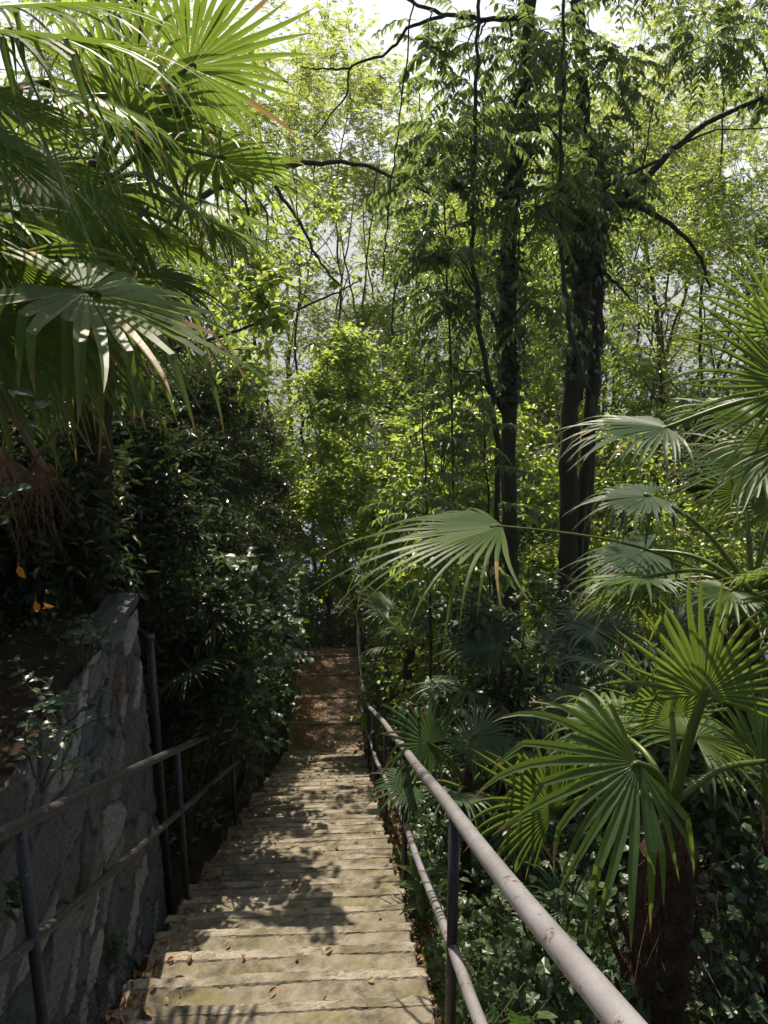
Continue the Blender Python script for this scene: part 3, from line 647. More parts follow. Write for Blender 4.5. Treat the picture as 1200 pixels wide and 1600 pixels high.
# ------------------------------------------------------------------ trees
def nearest_on(path, c, rng, dropf=.5):
    hz = np.linalg.norm(path[:, :2] - c[:2], axis=1); want = c[2] - dropf * hz - .1
    return int(np.argmin(abs(path[:, 2] - want) + .3 * hz))
def tree(name, label, cat, paths, radii, clumps, spec, mats, seed, ntw=14, group=None, split=8, extra=(), jit=.012, spec2=None):
    """paths: list of stem polylines; clumps: (centre, radius). Trunk, branches, crown under one Empty"""
    rng = np.random.default_rng(seed); bark, leaf = mats
    base = np.asarray(paths[0][0], float); rt = root(name, base, label, cat, group)
    g = Geo(); sm = []
    for p, (ra, rb) in zip(paths, radii):
        q = smooth_path(p, max(24, len(p) * 6), jit, rng); sm.append((q, np.linspace(ra, rb, len(q))))
        tube(g, q, np.linspace(ra, rb, len(q)) * (1 + .05 * np.sin(np.arange(len(q)) * 1.3)), 10)
    br = []
    for p, ra, rb in extra:
        q = smooth_path(p, len(p) * 5, jit * .6, rng); br.append((q, np.linspace(ra, rb, len(q)))); sm.append((q, np.linspace(ra, rb, len(q))))
    gc = Geo(); joined = Geo()
    for ci, (c, r) in enumerate(clumps):
        c = np.asarray(c, float); best = None
        for q, rad in sm:
            k = nearest_on(q, c, rng); dist = np.linalg.norm(q[k] - c)
            if best is None or dist < best[0]: best = (dist, q[k], rad[k])
        dist, p0, r0 = best
        if dist > .08:
            mid = p0 + (c - p0) * .5 + UP * dist * .12 + rng.normal(0, .07 * dist, 3)
            q = smooth_path([p0, mid, c], 9, .015 * min(1, dist), rng); rb = min(r0 * .5, .012 + .018 * dist)
            br.append((q, np.linspace(rb, .005, 9)))
        clump(gc, rng, c, r * rng.uniform(.8, 1.25), int(ntw * rng.uniform(.6, 1.4)), spec2 if spec2 and ci % 5 in (1, 3) else spec)
    br.sort(key=lambda b: -b[1][0] * len(b[0]))
    for q, rad in br[split:]: tube(g, q, rad, 5)
    tk = g.build('trunk', M[bark], rt, True)
    for q, rad in br[:split]:
        b = Geo(); tube(b, q, rad, 7); b.build('branch', M[bark], tk, True)
    gc.build('crown', [M[leaf], M[bark]], rt)
    return rt
def stem(pix, Yd, ground=True):
    P = [at(x, y, Yd + dy) for (x, y, *r_) in pix for dy in [r_[0] if r_ else 0]]
    if ground:
        b = P[0].copy(); b[2] = float(gz(b[0], b[1])) - .15
        if b[2] < P[0][2] - .3: P = [b] + P
    return np.array(P)
def cl_pix(rng, n, xr, yr, Yr, rr):
    return [(at(rng.uniform(*xr), rng.uniform(*yr), rng.uniform(*Yr)), rng.uniform(*rr)) for _ in range(n)]
# slim dark trunk
rng = np.random.default_rng(51)
pA = stem([(800, 960), (796, 800), (794, 620), (792, 450), (800, 330), (811, 200), (826, 60), (835, -120), (842, -330), (850, -560)], 8.2)
cl = cl_pix(rng, 11, (650, 850), (-80, 340), (7.6, 9.2), (.3, .5)) + cl_pix(rng, 4, (690, 830), (330, 620), (7.6, 8.6), (.3, .4))
tree('tree', 'tall tree with a straight dark trunk standing alone in the middle of the slope', 'tree', [pA], [(.095, .05)], cl, SP['ail'], ('bark', 'ail'), 61, 11, 'tall trees with dark trunks', spec2=SP['ailoval'],
     extra=[(stem([(826, 28), (760, 30), (690, 20), (620, -10), (560, -60)], 8.1, False), .028, .010),
            (stem([(700, 22), (640, 45), (600, 84), (548, 106), (540, 150), (490, 214)], 8.0, False), .018, .006),
            (stem([(548, 106), (500, 108), (470, 104)], 8.0, False), .012, .005)])
pB1 = stem([(884, 960), (888, 840), (889, 700), (896, 600), (906, 500), (914, 400), (920, 310), (914, 200), (906, 60), (900, -160), (895, -420)], 8.8)
pB2 = stem([(905, 900, .1), (924, 640, .1), (932, 520, .1), (934, 430, .1), (926, 330, .05), (922, 290)], 8.8)
cl = cl_pix(rng, 11, (850, 990), (-80, 260), (8.0, 9.6), (.3, .5)) + cl_pix(rng, 4, (820, 1150), (-560, -60), (7.8, 10), (.4, .65)) \
   + cl_pix(rng, 8, (860, 960), (260, 560), (8.3, 9.3), (.28, .4)) + cl_pix(rng, 5, (1090, 1210), (-20, 200), (8.2, 9), (.3, .4))
tree('tree', 'tall forked tree whose two dark stems cross, with a long branch reaching right', 'tree', [pB1, pB2], [(.125, .05), (.088, .06)], cl, SP['ail'], ('bark', 'ail'), 62, 12, 'tall trees with dark trunks', spec2=SP['ailoval'], split=10,
     extra=[(stem([(922, 330), (960, 312), (1000, 288), (1045, 240), (1110, 190), (1220, 140)], 8.7, False), .06, .02),
            (stem([(924, 305), (960, 285), (1005, 262), (1045, 245)], 8.6, False), .028, .012),
            (stem([(926, 325), (985, 318), (1045, 350), (1090, 395), (1110, 450)], 8.6, False), .04, .012),
            (stem([(1000, 288), (1010, 230), (1020, 160)], 8.7, False), .014, .005),
            (stem([(1060, 225), (1120, 205), (1210, 200)], 8.7, False), .014, .005),
            (stem([(935, 420), (960, 440), (990, 470)], 8.7, False), .025, .008)])
pC = stem([(776, 800), (772, 650), (756, 560), (743, 450), (738, 330), (744, 150), (752, -60)], 7.3)
tree('tree', 'thin young tree leaning just left of the straight dark trunk', 'tree', [pC], [(.032, .014)], cl_pix(rng, 7, (660, 770), (200, 420), (6.9, 7.6), (.26, .36)), SP['ail'], ('bark', 'ail'), 63, 9, 'thin young trees', spec2=SP['ailoval'])
pD = stem([(925, 700), (915, 610), (892, 520), (879, 420), (876, 280), (880, 120), (884, -40)], 7.5)
tree('tree', 'thin crooked stem winding up in front of the forked tree', 'tree', [pD], [(.03, .013)], cl_pix(rng, 6, (840, 930), (60, 360), (7.1, 7.8), (.25, .34)), SP['ail'], ('bark2', 'ail'), 64, 8, 'thin young trees', spec2=SP['ailoval'])
# tree hidden behind the left palms, its bough reaching over the steps
pG = stem([(215, 900), (205, 600), (215, 350), (220, 100), (210, -150)], 8.4)
cl = cl_pix(rng, 6, (370, 440), (400, 560), (6.6, 7.8), (.2, .3)) + cl_pix(rng, 6, (350, 430), (440, 640), (8.5, 10.5), (.3, .4)) + cl_pix(rng, 9, (400, 560), (300, 520), (11.5, 14.5), (.4, .55)) + cl_pix(rng, 6, (300, 400), (250, 460), (7.8, 9.3), (.3, .42)) + cl_pix(rng, 6, (60, 240), (-420, 120), (7, 9), (.45, .65))
tree('tree', 'leafy tree behind the palms whose bare bough reaches across the gap over the steps', 'tree', [pG], [(.06, .03)], cl, SP['midbig'], ('bark2', 'mid'), 65, 16,
     extra=[(stem([(215, 380), (330, 300), (420, 264), (500, 254), (560, 257), (625, 282), (670, 302)], 7.6, False), .035, .010),
            (stem([(430, 290), (470, 350), (500, 410), (535, 450)], 8.2, False), .02, .008),
            (stem([(212, 560), (330, 530), (420, 500), (520, 460), (560, 440)], 8.8, False), .022, .008)])
# background trees below the path: three kinds, copied
def bg_tree(seed, H, spec, leaf, ncl, spread, zlo, name, label, group, ntw=16, r=(.7, 1.2)):
    rng = np.random.default_rng(seed); b = V3(0, 0, 0)
    lean = rng.normal(0, .05, 2)
    paths = []; rads = []
    for k in range(4):
        an = k * 1.57 + rng.uniform(-.5, .5); q = spread * rng.uniform(.45, .8); hh = rng.uniform(.8, 1.0)
        paths.append([V3(0, 0, 0) if k == 0 else V3(lean[0] * .2 * H, lean[1] * .2 * H, .16 * H)] + [V3(lean[0] * h * H + q * math.cos(an) * (h ** 1.2) + rng.normal(0, .18), lean[1] * h * H + q * math.sin(an) * (h ** 1.2) + rng.normal(0, .18), h * H * hh) for h in np.linspace(.24, 1, 6)])
        rads.append((.10 + H * .002 if k == 0 else .075, .018))
    cl = []
    for k in range(ncl):
        h = zlo + (1.03 - zlo) * rng.random() ** .9; a = rng.uniform(0, 2 * PI)
        rad = spread * (.5 + .6 * math.sin(PI * min(1, max(0, (h - zlo + .12) / (1.2 - zlo))))) * rng.random() ** .42 * rng.uniform(.75, 1.2); rad = max(rad, .2)
        cl.append((V3(lean[0] * h * H + rad * math.cos(a), lean[1] * h * H + rad * math.sin(a), h * H), rng.uniform(*r)))
    return tree(name, label, 'tree', paths, rads, cl, spec, ('bark', leaf), seed, ntw, group, split=0, jit=.03)
def copy_tree(o, parent=None):
    c = o.copy(); C.objects.link(c); c.parent = parent
    for ch in list(o.children): copy_tree(ch, c)
    return c
def place_many(proto, spots, labels):
    for k, ((x, y, s, a), lb) in enumerate(zip(spots, labels)):
        o = proto if k == 0 else copy_tree(proto)
        o.location = (x, y, float(gz(x, y)) - .2); o.rotation_euler = (0, 0, a); o.scale = (s, s, s * 1.0); o['label'] = lb
def px_x(px, Y): return float(at(px, 516, Y)[0])
pr1 = bg_tree(71, 20, SP['rob'], 'robinia', 110, 4.2, .30, 'tree', '', 'feathery trees below the path', 13, (.6, 1.2))
place_many(pr1, [(px_x(655, 27), 27, 1.0, 0.3), (px_x(1130, 23), 23, 1.05, 2.1), (px_x(860, 30), 30, 1.15, 4.0), (px_x(250, 27), 27, 1.1, 1.2), (px_x(700, 36), 36, 1.25, 5.1), (px_x(430, 33), 33, 1.2, 3.3), (px_x(1000, 34), 34, 1.25, 2.9), (px_x(1210, 29), 29, 1.1, 1.0), (px_x(490, 28), 28, 1.05, 2.6), (px_x(790, 39), 39, 1.3, 0.4), (px_x(940, 27), 27, 1.0, 5.6)],
           ['feathery yellow green tree rising behind the far end of the path', 'feathery pale tree against the brightest patch of sky at upper right',
            'feathery tree behind the two dark trunks', 'feathery tree mostly hidden behind the left palms', 'distant feathery tree seen in the gap above the path', 'distant feathery tree seen just right of the translucent palm fan', 'distant feathery tree right of the forked tree under the long branch', 'distant feathery tree at the right edge of the view', 'feathery tree just left of the gap over the far end of the path', 'furthest feathery tree, seen between the thin leaning tree and the straight trunk', 'feathery tree directly behind the stems of the forked tree'])
pr2 = bg_tree(72, 13.5, SP['midfar'], 'mid', 150, 3.5, .06, 'tree', '', 'broadleaf trees below the path', 28, (.55, 1.0))
place_many(pr2, [(px_x(270, 23), 23, .82, .9), (px_x(665, 21.5), 21.5, .9, 3.3), (px_x(800, 19), 19, .9, 5.0), (px_x(1040, 20), 20, .95, 1.7), (px_x(1240, 17), 17, .85, 2.6), (px_x(545, 27.5), 27.5, .95, 4.2), (px_x(190, 20), 20, .85, 5.6), (px_x(940, 25), 25, 1.1, .2), (px_x(730, 28), 28, 1.2, 2.4)],
           ['dense broadleaf tree on the left behind the end of the path', 'dense broadleaf tree with yellow green leaves to the right of the path end',
            'broadleaf tree filling the gap between the two dark trunks', 'broadleaf tree behind the tall right hand palm', 'broadleaf tree at the far right edge below the branch',
            'broadleaf tree straight beyond the end of the path', 'broadleaf tree behind the sunlit laurels', 'broadleaf tree behind the forked tree', 'broadleaf tree just left of the straight dark trunk, furthest back'])
# ------------------------------------------------------------------ shrubs
def shrub(name, label, x, y, H, rx, ncl, spec, leaf, seed, ntw=20, r=(.28, .45), z0=.0, group=None, cat='shrub', ry=None, bark='bark', lean=(0, 0), h0=.08):
    rng = np.random.default_rng(seed); ry = ry or rx; b = V3(x, y, float(gz(x, y)) - .05 + z0)
    paths = []
    for k in range(4):
        a = rng.uniform(0, 2 * PI); e = V3(math.cos(a) * rx * .5 + lean[0] * H, math.sin(a) * ry * .5 + lean[1] * H, H * rng.uniform(.7, .95))
        paths.append([b, b + e * .45 + rng.normal(0, .06, 3), b + e])
    cl = []
    for k in range(ncl):
        h = rng.uniform(h0, 1) ; a = rng.uniform(0, 2 * PI); q = math.sqrt(rng.random()) * math.sqrt(max(.08, 1 - (h - .4) ** 2 * 2.2))
        cl.append((b + V3(math.cos(a) * rx * q + lean[0] * H * h, math.sin(a) * ry * q + lean[1] * H * h, h * H), rng.uniform(*r)))
    rt = root(name, b, label, cat, group); g = Geo()
    sm = []
    for p in paths: q = smooth_path(p, 12, .012, rng); sm.append(q); tube(g, q, np.linspace(.022, .006, 12), 6)
    gc = Geo()
    for c, rad in cl:
        q = min(sm, key=lambda s_: np.min(np.linalg.norm(s_ - c, axis=1))); k = int(np.argmin(np.linalg.norm(q - c, axis=1)))
        if np.linalg.norm(q[k] - c) > .05: tube(g, smooth_path([q[k], (q[k] + c) / 2 + rng.normal(0, .05, 3), c], 6), np.linspace(.009, .004, 6), 4)
        clump(gc, rng, c, rad, ntw, spec)
    g.build('stem', M[bark], rt, True); gc.build('foliage', [M[leaf], M[bark]], rt)
    return rt
HG = 'dark laurels on the bank left of the steps'
for k, (x, y, H, rx, n, lb) in enumerate([
    (-1.66, 6.1, 3.5, .62, 56, 'dark laurel bush right behind the end of the stone wall'),
    (-1.72, 7.9, 3.9, .62, 56, 'tall dark laurel bush leaning towards the left railing'),
    (-2.9, 8.0, 4.6, 1.1, 60, 'dark laurel bush deep in shade below the palms'),
    (-1.85, 10.0, 5.2, .72, 66, 'tall glossy laurel bush catching sun on its right flank'),
    (-1.8, 12.4, 6.2, .8, 76, 'glossy sunlit laurel bush beside the lower steps'),
    (-3.5, 11.3, 6.4, 1.4, 70, 'large laurel bush behind the other laurels'),
    (-1.9, 14.8, 6.8, .9, 76, 'laurel bush overhanging the left edge of the path'),
    (-1.95, 4.9, 1.15, .45, 30, 'laurel bush on the terrace under the sunlit palm frond'),
    (-2.35, 4.3, 1.2, .5, 30, 'dark laurel bush on the terrace behind the palm skirt')]):
    ter = y < 4.95
    shrub('shrub', lb, x, y, H, rx, n, SP['lau'], 'laurel', 100 + k, 36, (.30, .48), group=HG, z0=(float(tz(x, y)) - float(gz(x, y))) if ter else 0)
for k, (x, y, H, lb) in enumerate([(-1.75, 7.2, 2.4, 'arching bamboo clump with narrow sunlit leaves over the left railing'), (-1.7, 9.4, 2.6, 'narrow leaved bamboo clump hanging over the lower left of the steps')]):
    shrub('bamboo', lb, x, y, H, .5, 16, SP['bam'], 'bamboo', 120 + k, 16, (.32, .5), group='bamboo clumps beside the left railing', cat='bamboo', lean=(.12, -.05))
shrub('shrub', 'broad leaved bush leaning over the left railing and throwing leaf shadows on the steps', -1.42, 6.4, 2.9, .45, 22, SP['midbig'], 'under', 155, 9, (.26, .38), lean=(.24, -.08), h0=.4)
shrub('shrub', 'small broad leaved bush beside the left railing further down the steps', -1.4, 8.8, 3.0, .45, 20, SP['midbig'], 'under', 156, 9, (.26, .38), lean=(.2, -.08), h0=.4)
MG = 'yellow green shrubs around the path'
for k, (x, y, H, rx, n, lb) in enumerate([
    (1.45, 9.6, 5.4, .95, 60, 'tall sunlit shrub just left of the straight dark trunk'),
    (2.5, 11.5, 6.4, 1.3, 70, 'sunlit shrub behind the straight dark trunk'),
    (1.35, 13.2, 6.6, 1.0, 70, 'loose yellow green shrub over the lower handrail'),
    (3.9, 10.8, 5.8, 1.2, 60, 'sunlit shrub behind the forked tree'),
    (1.7, 17.0, 7.2, 1.3, 80, 'sunlit shrub on the right of the far path'),
    (-2.6, 18.5, 7.4, 1.4, 80, 'yellow green shrub on the left of the far path'),
    (5.4, 9.0, 4.8, 1.2, 50, 'leafy shrub below the long right hand branch'),
    (-.4, 24.5, 7.5, 1.6, 90, 'broad shrub closing the view beyond the metal barrier'),
    (-1.1, 23.6, 5.6, 1.4, 80, 'shady shrub directly behind the metal barrier'),
    (3.6, 15.0, 7.0, 1.5, 80, 'tall shrub deep between the two dark trees'),
    (6.2, 13.0, 6.5, 1.5, 80, 'tall shrub far right behind the leafy shrub')]):
    shrub('shrub', lb, x, y, H, rx, n, SP['midbig'] if y < 12 else SP['midfar'], 'mid', 140 + k, 17, (.35, .58), group=MG)
for k, (x, y, H, rx, n, lx, lb) in enumerate([
    (1.0, 15.0, 8.4, .95, 54, -.13, 'shrub arching over the path from the right with leaves in full sun'),
    (-1.7, 17.0, 6.2, .8, 20, .08, 'shrub arching over the path from the left with leaves in full sun')]):
    shrub('shrub', lb, x, y, H, rx, n, SP['midfar'], 'mid', 160 + k, 22, (.35, .55), group=MG, lean=(lx, 0), h0=.42)
UG = 'dark green shrubs under the palms'
for k, (x, y, H, rx, lb) in enumerate([
    (1.35, 6.4, 2.6, .6, 'dark green shrub behind the young fan palm'),
    (2.3, 7.0, 3.0, .8, 'dark shrub at the foot of the dark trunks'),
    (3.3, 6.6, 2.9, .8, 'dark shrub under the grey drooping fan'),
    (2.5, 5.0, 2.1, .6, 'shady shrub behind the bright fronds of the small palm'),
    (3.4, 4.8, 2.6, .7, 'leafy shrub at the right edge between the two right palms'),
    (1.25, 8.2, 2.6, .6, 'dark shrub beside the lower handrail'),
    (.95, 11.5, 2.4, .5, 'dark shrub crowding the far handrail'),
    (2.0, 3.9, 1.5, .5, 'low shrub below the bright fan frond'),
    (4.3, 7.4, 3.2, .9, 'shady shrub to the right of the forked tree')]):
    shrub('shrub', lb, x, y, H, rx, 22, SP['und'], 'under', 170 + k, 16, (.25, .4), group=UG)
# ailanthus saplings with bright feather shaped leaves in the middle
for k, (px, py, Yd, lb, n) in enumerate([(610, 700, 6.6, 'sapling with bright feather shaped leaves catching the sun above the handrail', 9), (700, 640, 7.0, 'sapling with dark feather shaped leaves left of the straight trunk', 12), (640, 300, 7.6, 'tall sapling with backlit feather shaped leaves near the bare bough', 10)]):
    rng = np.random.default_rng(200 + k); top = at(px + 50, py - 60, Yd); b = V3(top[0] + .15, top[1], float(gz(top[0], top[1])) - .1)
    rt = root('sapling', b, lb, 'sapling', 'saplings with feather shaped leaves'); q = smooth_path([b, (b + top) / 2 + rng.normal(0, .06, 3), top], 20, .01, rng)
    g = Geo(); tube(g, q, np.linspace(.022, .007, 20), 6); g.build('stem', M['bark'], rt, True)
    g = Geo(); u = rng.uniform(.62, 1, n * 3); P = np.stack([np.interp(u, np.linspace(0, 1, 20), q[:, j]) for j in range(3)], -1)
    az = rng.uniform(R(150), R(330), n * 3); D = np.stack([np.cos(az), np.sin(az), rng.uniform(-.05, .45, n * 3)], -1)
    pinnate(g, rng, P, D, rng.uniform(.4, .65, n * 3), 11, .11, .040, .35, T_LANCE, 0, .45); g.build('foliage', [M['ail'], M['bark']], rt)

# ivy on the two trunks
def ivy(path, rad, label, seed, n, u0, u1):
    rng = np.random.default_rng(seed); q = smooth_path(path, 60); cc = rng.uniform(u0, u1, 9); u = np.clip(cc[rng.integers(0, 9, n)] + rng.normal(0, .022, n), u0, u1)
    P = np.stack([np.interp(u, np.linspace(0, 1, 60), q[:, j]) for j in range(3)], -1); az = rng.uniform(0, 2 * PI, n)
    o = np.stack([np.cos(az), np.sin(az), 0 * az], -1); P = P + o * (rad + rng.uniform(0, .28, (n, 1)) ** 1.5)
    g = Geo(); leaves(g, P, nrm(-UP * .8 + o * .5 + rng.normal(0, .4, (n, 3))), nrm(o + UP * .5 + rng.normal(0, .3, (n, 3))), .075 * rng.uniform(.6, 1.3, n), .07 * rng.uniform(.6, 1.3, n), rng.random(n), T_LOBE)
    for k in range(4):
        t_ = np.linspace(u0, u1, 40); w_ = np.stack([np.interp(t_, np.linspace(0, 1, 60), q[:, j]) for j in range(3)], -1); a = k * 1.6 + np.sin(t_ * 14 + k) * .8
        w_ = w_ + np.stack([np.cos(a), np.sin(a), 0 * a], -1) * (rad + .01); tube(g, w_, .008, 5, .5, 1)
    b = q[int(u0 * 59)]; o = g.build('ivy', [M['ivy'], M['bark']]); tag(o, label, 'ivy', 'ivy climbing the dark trunks'); return o
ivy(pA, .09, 'ivy climbing the straight dark trunk', 301, 700, .30, .62)
ivy(pB1, .11, 'ivy climbing the forked tree', 302, 900, .34, .64)
shrub('ivy', 'dark ivy mass hanging from the forked tree below its right branch', 4.3, 8.4, 1.0, .55, 20, SP['ivyb'], 'ivy', 303, 18, (.25, .4), z0=4.3 , group='ivy climbing the dark trunks', cat='ivy')
# lobed climber at the lower right, over the undergrowth
for k, (px, py, Yd, lb) in enumerate([(1150, 1370, 2.9, 'broad lobed climber leaves to the right of the hairy palm trunk'), (880, 1400, 3.2, 'broad lobed leaves in shade between handrail and small palm'), (1110, 1560, 2.7, 'lobed climber at the foot of the hairy palm')]):
    rng = np.random.default_rng(320 + k); c = at(px, py, Yd); b = V3(c[0], c[1] + .1, float(gz(c[0], c[1])))
    rt = root('climber', b, lb, 'climber', 'broad leaved climbers at the lower right'); g = Geo(); gs = Geo(); n = 70
    for s_ in range(13):
        e = c + rng.normal(0, 1, 3) * V3(.18, .15, .22); q = smooth_path([b, (b + e) / 2 + rng.normal(0, .1, 3), e], 16, .01, rng); tube(gs, q, .005, 5)
        u = rng.integers(5, 16, 11); P = q[u] + rng.normal(0, .04, (11, 3)); L = rng.uniform(.03, .062, 11)
        leaves(g, P, rng.normal(0, .6, (11, 3)) - UP * .4, UP + V3(0, -.5, 0) + rng.normal(0, .35, (11, 3)), L, L * 1.05, rng.random(11), T_LOBE)
    gs.build('stem', M['bark'], rt); g.build('foliage', M['ivy'], rt)
# vines hanging between the trees
for k, (pts, lb) in enumerate([([(650, -40), (632, 120), (610, 300), (598, 440)], 'thin straight vine hanging from the upper branch'), ([(690, 900), (760, 960), (830, 935), (900, 985)], 'dry looping vine low between the trunks')]):
    g = Geo(); q = smooth_path([at(x, y, 7.0 if k == 0 else 5.5) for x, y in pts], 30, .006, np.random.default_rng(k)); tube(g, q, .007, 5)
    tag(g.build('vine', M['bark2'], smooth=True), lb, 'vine')
# twig with rounded leaves reaching in at the left edge, small plants on the terrace
def sprig(name, label, base, tips, seed, L, spec_t, leaf, per=7, cat='plant', group=None):
    rng = np.random.default_rng(seed); rt = root(name, base, label, cat, group); g = Geo(); gs = Geo()
    for e in tips:
        e = np.asarray(e); q = smooth_path([base, (base + e) / 2 + rng.normal(0, .04, 3) + UP * .05, e], 14, .004, rng); tube(gs, q, np.linspace(.006, .002, 14), 5)
        u = np.linspace(4, 13, per).astype(int); P = q[u]; d = nrm(q[-1] - q[0]); s = nrm(np.cross(d, UP))
        for sg in (-1, 1): leaves(g, P, d * .5 + s * sg + rng.normal(0, .25, (per, 3)) - UP * .15, UP + V3(0, -.4, 0) + rng.normal(0, .25, (per, 3)), L * rng.uniform(.7, 1.2, per), L * .6 * rng.uniform(.8, 1.1, per), rng.random(per), spec_t)
    gs.build('stem', M['bark2'], rt); g.build('foliage', M[leaf], rt); return rt
b = V3(-1.75, 2.2, .1)
sprig('bush', 'wiry bush with round bluish leaves poking in at the left edge below the sunlit frond', b, [at(90, 670, 2.1), at(50, 640, 2.05), at(20, 610, 2.0), at(-20, 600, 2.0), at(70, 700, 2.2)], 330, .055, T_OVAL, 'ivy', cat='bush')
for k, (px, py, Yd, lb) in enumerate([(85, 1000, 3.2, 'little round leaved plant on the terrace edge'), (45, 1070, 2.7, 'little dark plant on the terrace near the left edge'), (120, 950, 3.8, 'leafy sprig growing under the palm on the terrace')]):
    c = at(px, py, Yd); b = V3(c[0], c[1], float(tz(c[0], c[1]))); rng = np.random.default_rng(340 + k)
    sprig('plant', lb, b, [b + rng.normal(0, .14, 3) * V3(1, 1, .3) + UP * .22 for _ in range(5)], 341 + k, .05, T_OVAL, 'ivy', 5, group='little plants on the terrace')
# moss tuft on the wall
for k, (y, z, lb) in enumerate([(2.55, -.35, 'green fern tuft growing out of the stone wall above the rail'), (3.6, -1.5, 'small green tuft growing low in the stone wall')]):
    rng = np.random.default_rng(350 + k); n = 46; P = V3(-1.22, y, z) + rng.normal(0, 1, (n, 3)) * V3(.008, .026, .04); g = Geo()
    leaves(g, P, V3(.8, 0, -.5) + rng.normal(0, .5, (n, 3)), UP + V3(.8, 0, 0) + rng.normal(0, .3, (n, 3)), .05, .02, rng.random(n), T_LEAF); tag(g.build('fern', M['under']), lb, 'fern', 'tufts in the stone wall')
# three orange dry leaves hanging from the dead fronds
for k, (px, py, lb) in enumerate([(28, 893, 'orange dry leaf hanging highest below the brown fronds'), (55, 948, 'orange dry leaf with a long stalk below the brown fronds'), (70, 957, 'orange dry leaf nearest the wall below the brown fronds')]):
    rng = np.random.default_rng(360 + k); p = at(px, py - 10, 2.5); g = Geo(); leaves(g, [p], [-UP + rng.normal(0, .45, 3)], [V3(.3, -1, .3) + rng.normal(0, .4, 3)], .052, .024, .5, T_OVAL, 0, 2.2)
    twigs(g, [p], [p + V3(.005, 0, .03)], .001, .5, 0); tag(g.build('dry_leaf', M['orange']), lb, 'leaf', 'orange leaves under the palm skirt')
# broad leaved bright plant beside the rail
b = at(660, 1330, 4.3); b[2] = float(gz(b[0], b[1]))
rt = root('plant', b, 'bright green plant with long strap leaves beside the handrail', 'plant'); rng = np.random.default_rng(370); g = Geo(); gs = Geo(); n = 22
tp = b + V3(0, 0, .55); tube(gs, smooth_path([b, b + V3(.02, 0, .3), tp], 8), .008, 6)
az = rng.uniform(0, 2 * PI, n); u = rng.uniform(.3, 1, n); P = b + (tp - b) * u[:, None]
leaves(g, P, np.stack([np.cos(az), np.sin(az), rng.uniform(0, .9, n)], -1), UP + rng.normal(0, .2, (n, 3)), rng.uniform(.14, .24, n), .05, rng.random(n), T_OVAL)
gs.build('stem', M['stalk'], rt); g.build('foliage', M['mint'], rt)

# ------------------------------------------------------------------ ground cover and litter (uncountable)
rng = np.random.default_rng(401)
n = 9500; X = .47 + np.abs(rng.normal(0, .30, n)); Y = rng.uniform(.6, 6.5, n); keep = (np.sin(Y * 4.1) * np.sin(X * 6 + Y) > -.45); X, Y = X[keep], Y[keep]; n = len(X)
P = np.stack([X, Y, gz(X, Y) + rng.uniform(0, .22, n) * (.4 + .6 * np.sin(Y * 3) ** 2)], -1); g = Geo()
leaves(g, P, rng.normal(0, 1, (n, 3)) + UP * .4, UP + rng.normal(0, .4, (n, 3)), .04 * rng.uniform(.6, 1.3, n), .028 * rng.uniform(.6, 1.3, n), rng.random(n), T_OVAL)
tag(g.build('ground_cover', M['mint']), 'pale green mint like ground cover beside the steps', 'ground cover', kind='stuff')
n = 15000; X = rng.uniform(.55, 4.5, n); Y = rng.uniform(1.9, 6.5, n); P = np.stack([X, Y, gz(X, Y) + rng.gamma(1.7, .13, n)], -1); g = Geo()
L_ = .046 * rng.uniform(.4, 1.45, n); leaves(g, P, rng.normal(0, 1, (n, 3)) - UP * .3, UP + V3(0, -.4, 0) + rng.normal(0, .4, (n, 3)), L_, L_ * 1.05, rng.random(n), T_LOBE)
n = 2600; X = rng.uniform(.55, 4.5, n); Y = rng.uniform(1.9, 6.5, n); P = np.stack([X, Y, gz(X, Y) + rng.gamma(1.7, .10, n)], -1)
Q_ = P + rng.normal(0, 1, (n, 3)) * V3(.16, .16, .07); twigs(g, P, Q_, .0035, .5, 1)
n = 52000; X = rng.uniform(.6, 9, n); Y = rng.uniform(2.5, 24, n) ; P = np.stack([X, Y, gz(X, Y) + rng.gamma(1.6, .14, n)], -1); 
leaves(g, P, rng.normal(0, 1, (n, 3)) + UP * .3, UP + rng.normal(0, .45, (n, 3)), .075 * rng.uniform(.6, 1.4, n), .05 * rng.uniform(.6, 1.4, n), rng.random(n), T_OVAL)
n = 40000; X = rng.uniform(-7, -1.35, n); Y = rng.uniform(5.2, 24, n); P = np.stack([X, Y, gz(X, Y) + rng.gamma(1.6, .12, n)], -1)
leaves(g, P, rng.normal(0, 1, (n, 3)) + UP * .3, UP + rng.normal(0, .45, (n, 3)), .07 * rng.uniform(.6, 1.4, n), .045 * rng.uniform(.6, 1.4, n), rng.random(n), T_OVAL)
n = 9000; X = rng.uniform(-4.5, -1.42, n); Y = rng.uniform(1.5, 4.6, n); kp = (np.sin(X * 5 + Y * 2) + np.sin(Y * 4 - X) > -.5) & (X < -1.5 - .12 * np.sin(Y * 6)); X, Y = X[kp], Y[kp]; n = len(X)
P = np.stack([X, Y, tz(X, Y) + rng.gamma(1.5, .05, n)], -1); leaves(g, P, rng.normal(0, 1, (n, 3)) + UP * .3, UP + rng.normal(0, .45, (n, 3)), .05 * rng.uniform(.6, 1.4, n), .032, rng.random(n), T_OVAL)
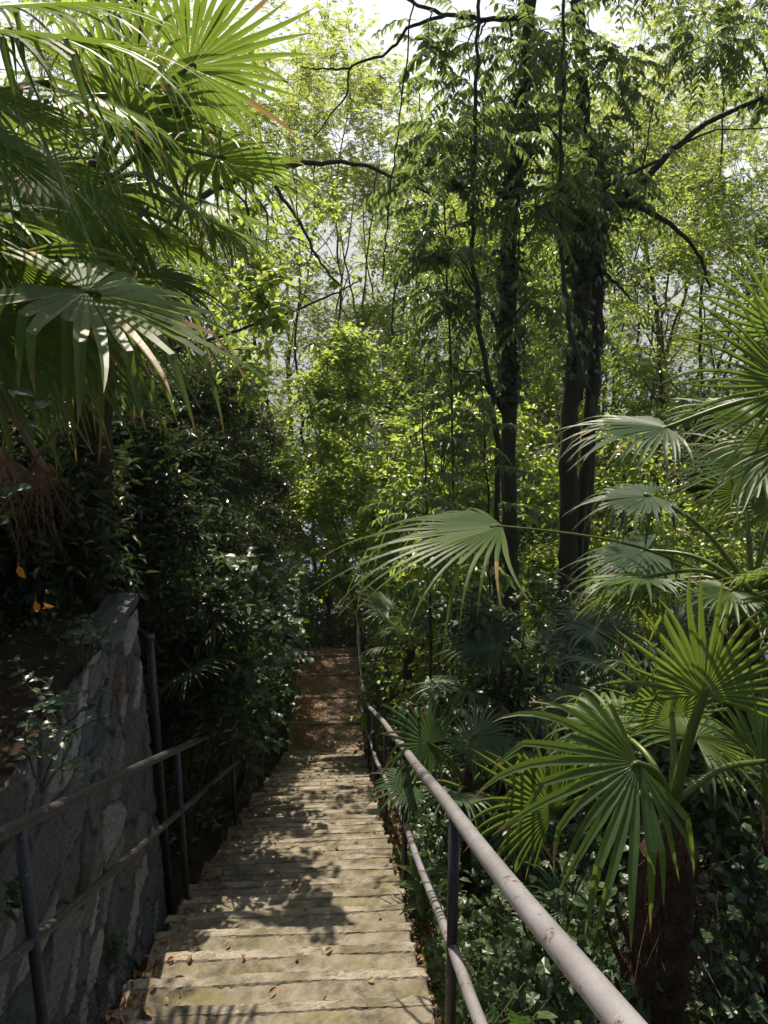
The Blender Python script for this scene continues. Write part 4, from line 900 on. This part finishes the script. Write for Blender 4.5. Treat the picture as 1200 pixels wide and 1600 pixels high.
n = 9000; X = rng.uniform(-3, 3, n); Y = rng.uniform(21.3, 27, n); P = np.stack([X, Y, gz(X, Y) + rng.gamma(2.2, .3, n)], -1)
leaves(g, P, rng.normal(0, 1, (n, 3)) + UP * .3, UP + rng.normal(0, .45, (n, 3)), .11 * rng.uniform(.6, 1.4, n), .07, rng.random(n), T_OVAL)
tag(g.build('undergrowth', [M['under'], M['bark']]), 'tangled dark green undergrowth covering the slope', 'undergrowth', kind='stuff')
g = Geo()
def litter(X, Y, Z, s=.055):
    n = len(X); a = rng.uniform(0, 2 * PI, n); D = np.stack([np.cos(a), np.sin(a), rng.normal(0, .2, n)], -1)
    leaves(g, np.stack([X, Y, Z], -1), D, UP + rng.normal(0, .3, (n, 3)), s * rng.uniform(.5, 1.4, n), s * .55 * rng.uniform(.6, 1.2, n), rng.random(n), T_OVAL, 0, 1.3)
def tread_z(Y):
    k = np.ceil((Y - 3.06) / DY); return -SLOPE * (3.06 + DY * k)
n = 900; Y = rng.uniform(1.5, 14, n); X = -1.08 + np.abs(rng.normal(0, .10, n)) ; litter(X, Y, tread_z(Y) + .014, .05)
n = 150; Y = rng.uniform(1.5, 14, n); X = rng.uniform(-1, .35, n); litter(X, Y, tread_z(Y) + .018, .04)
n = 700; Y = rng.uniform(8.5, 14.2, n); X = rng.uniform(-1, .36, n); litter(X, Y, tread_z(Y) + .018, .05)
n = 420; Y = rng.uniform(1.5, 14, n); X = rng.uniform(-1.2, -1.06, n); litter(X, Y, gz(X, Y) + .03)
n = 1500; Y = rng.uniform(.5, 12, n); X = .42 + np.abs(rng.normal(0, .25, n)); litter(X, Y, gz(X, Y) + .03)
n = 3200; Y = rng.uniform(14.2, 20.7, n); X = np.where(rng.random(n) < .6, -1.05 + np.abs(rng.normal(0, .25, n)), rng.uniform(-1.05, .4, n)); litter(X, Y, zs(Y) + .01, .07)
n = 1500; X = rng.uniform(-4, -1.4, n); Y = rng.uniform(.5, 4.7, n); litter(X, Y, tz(X, Y) + .03)
tag(g.build('fallen_leaves', M['litter']), 'scattered fallen brown and orange leaves', 'fallen leaves', kind='stuff')
bpy.context.view_layer.update()
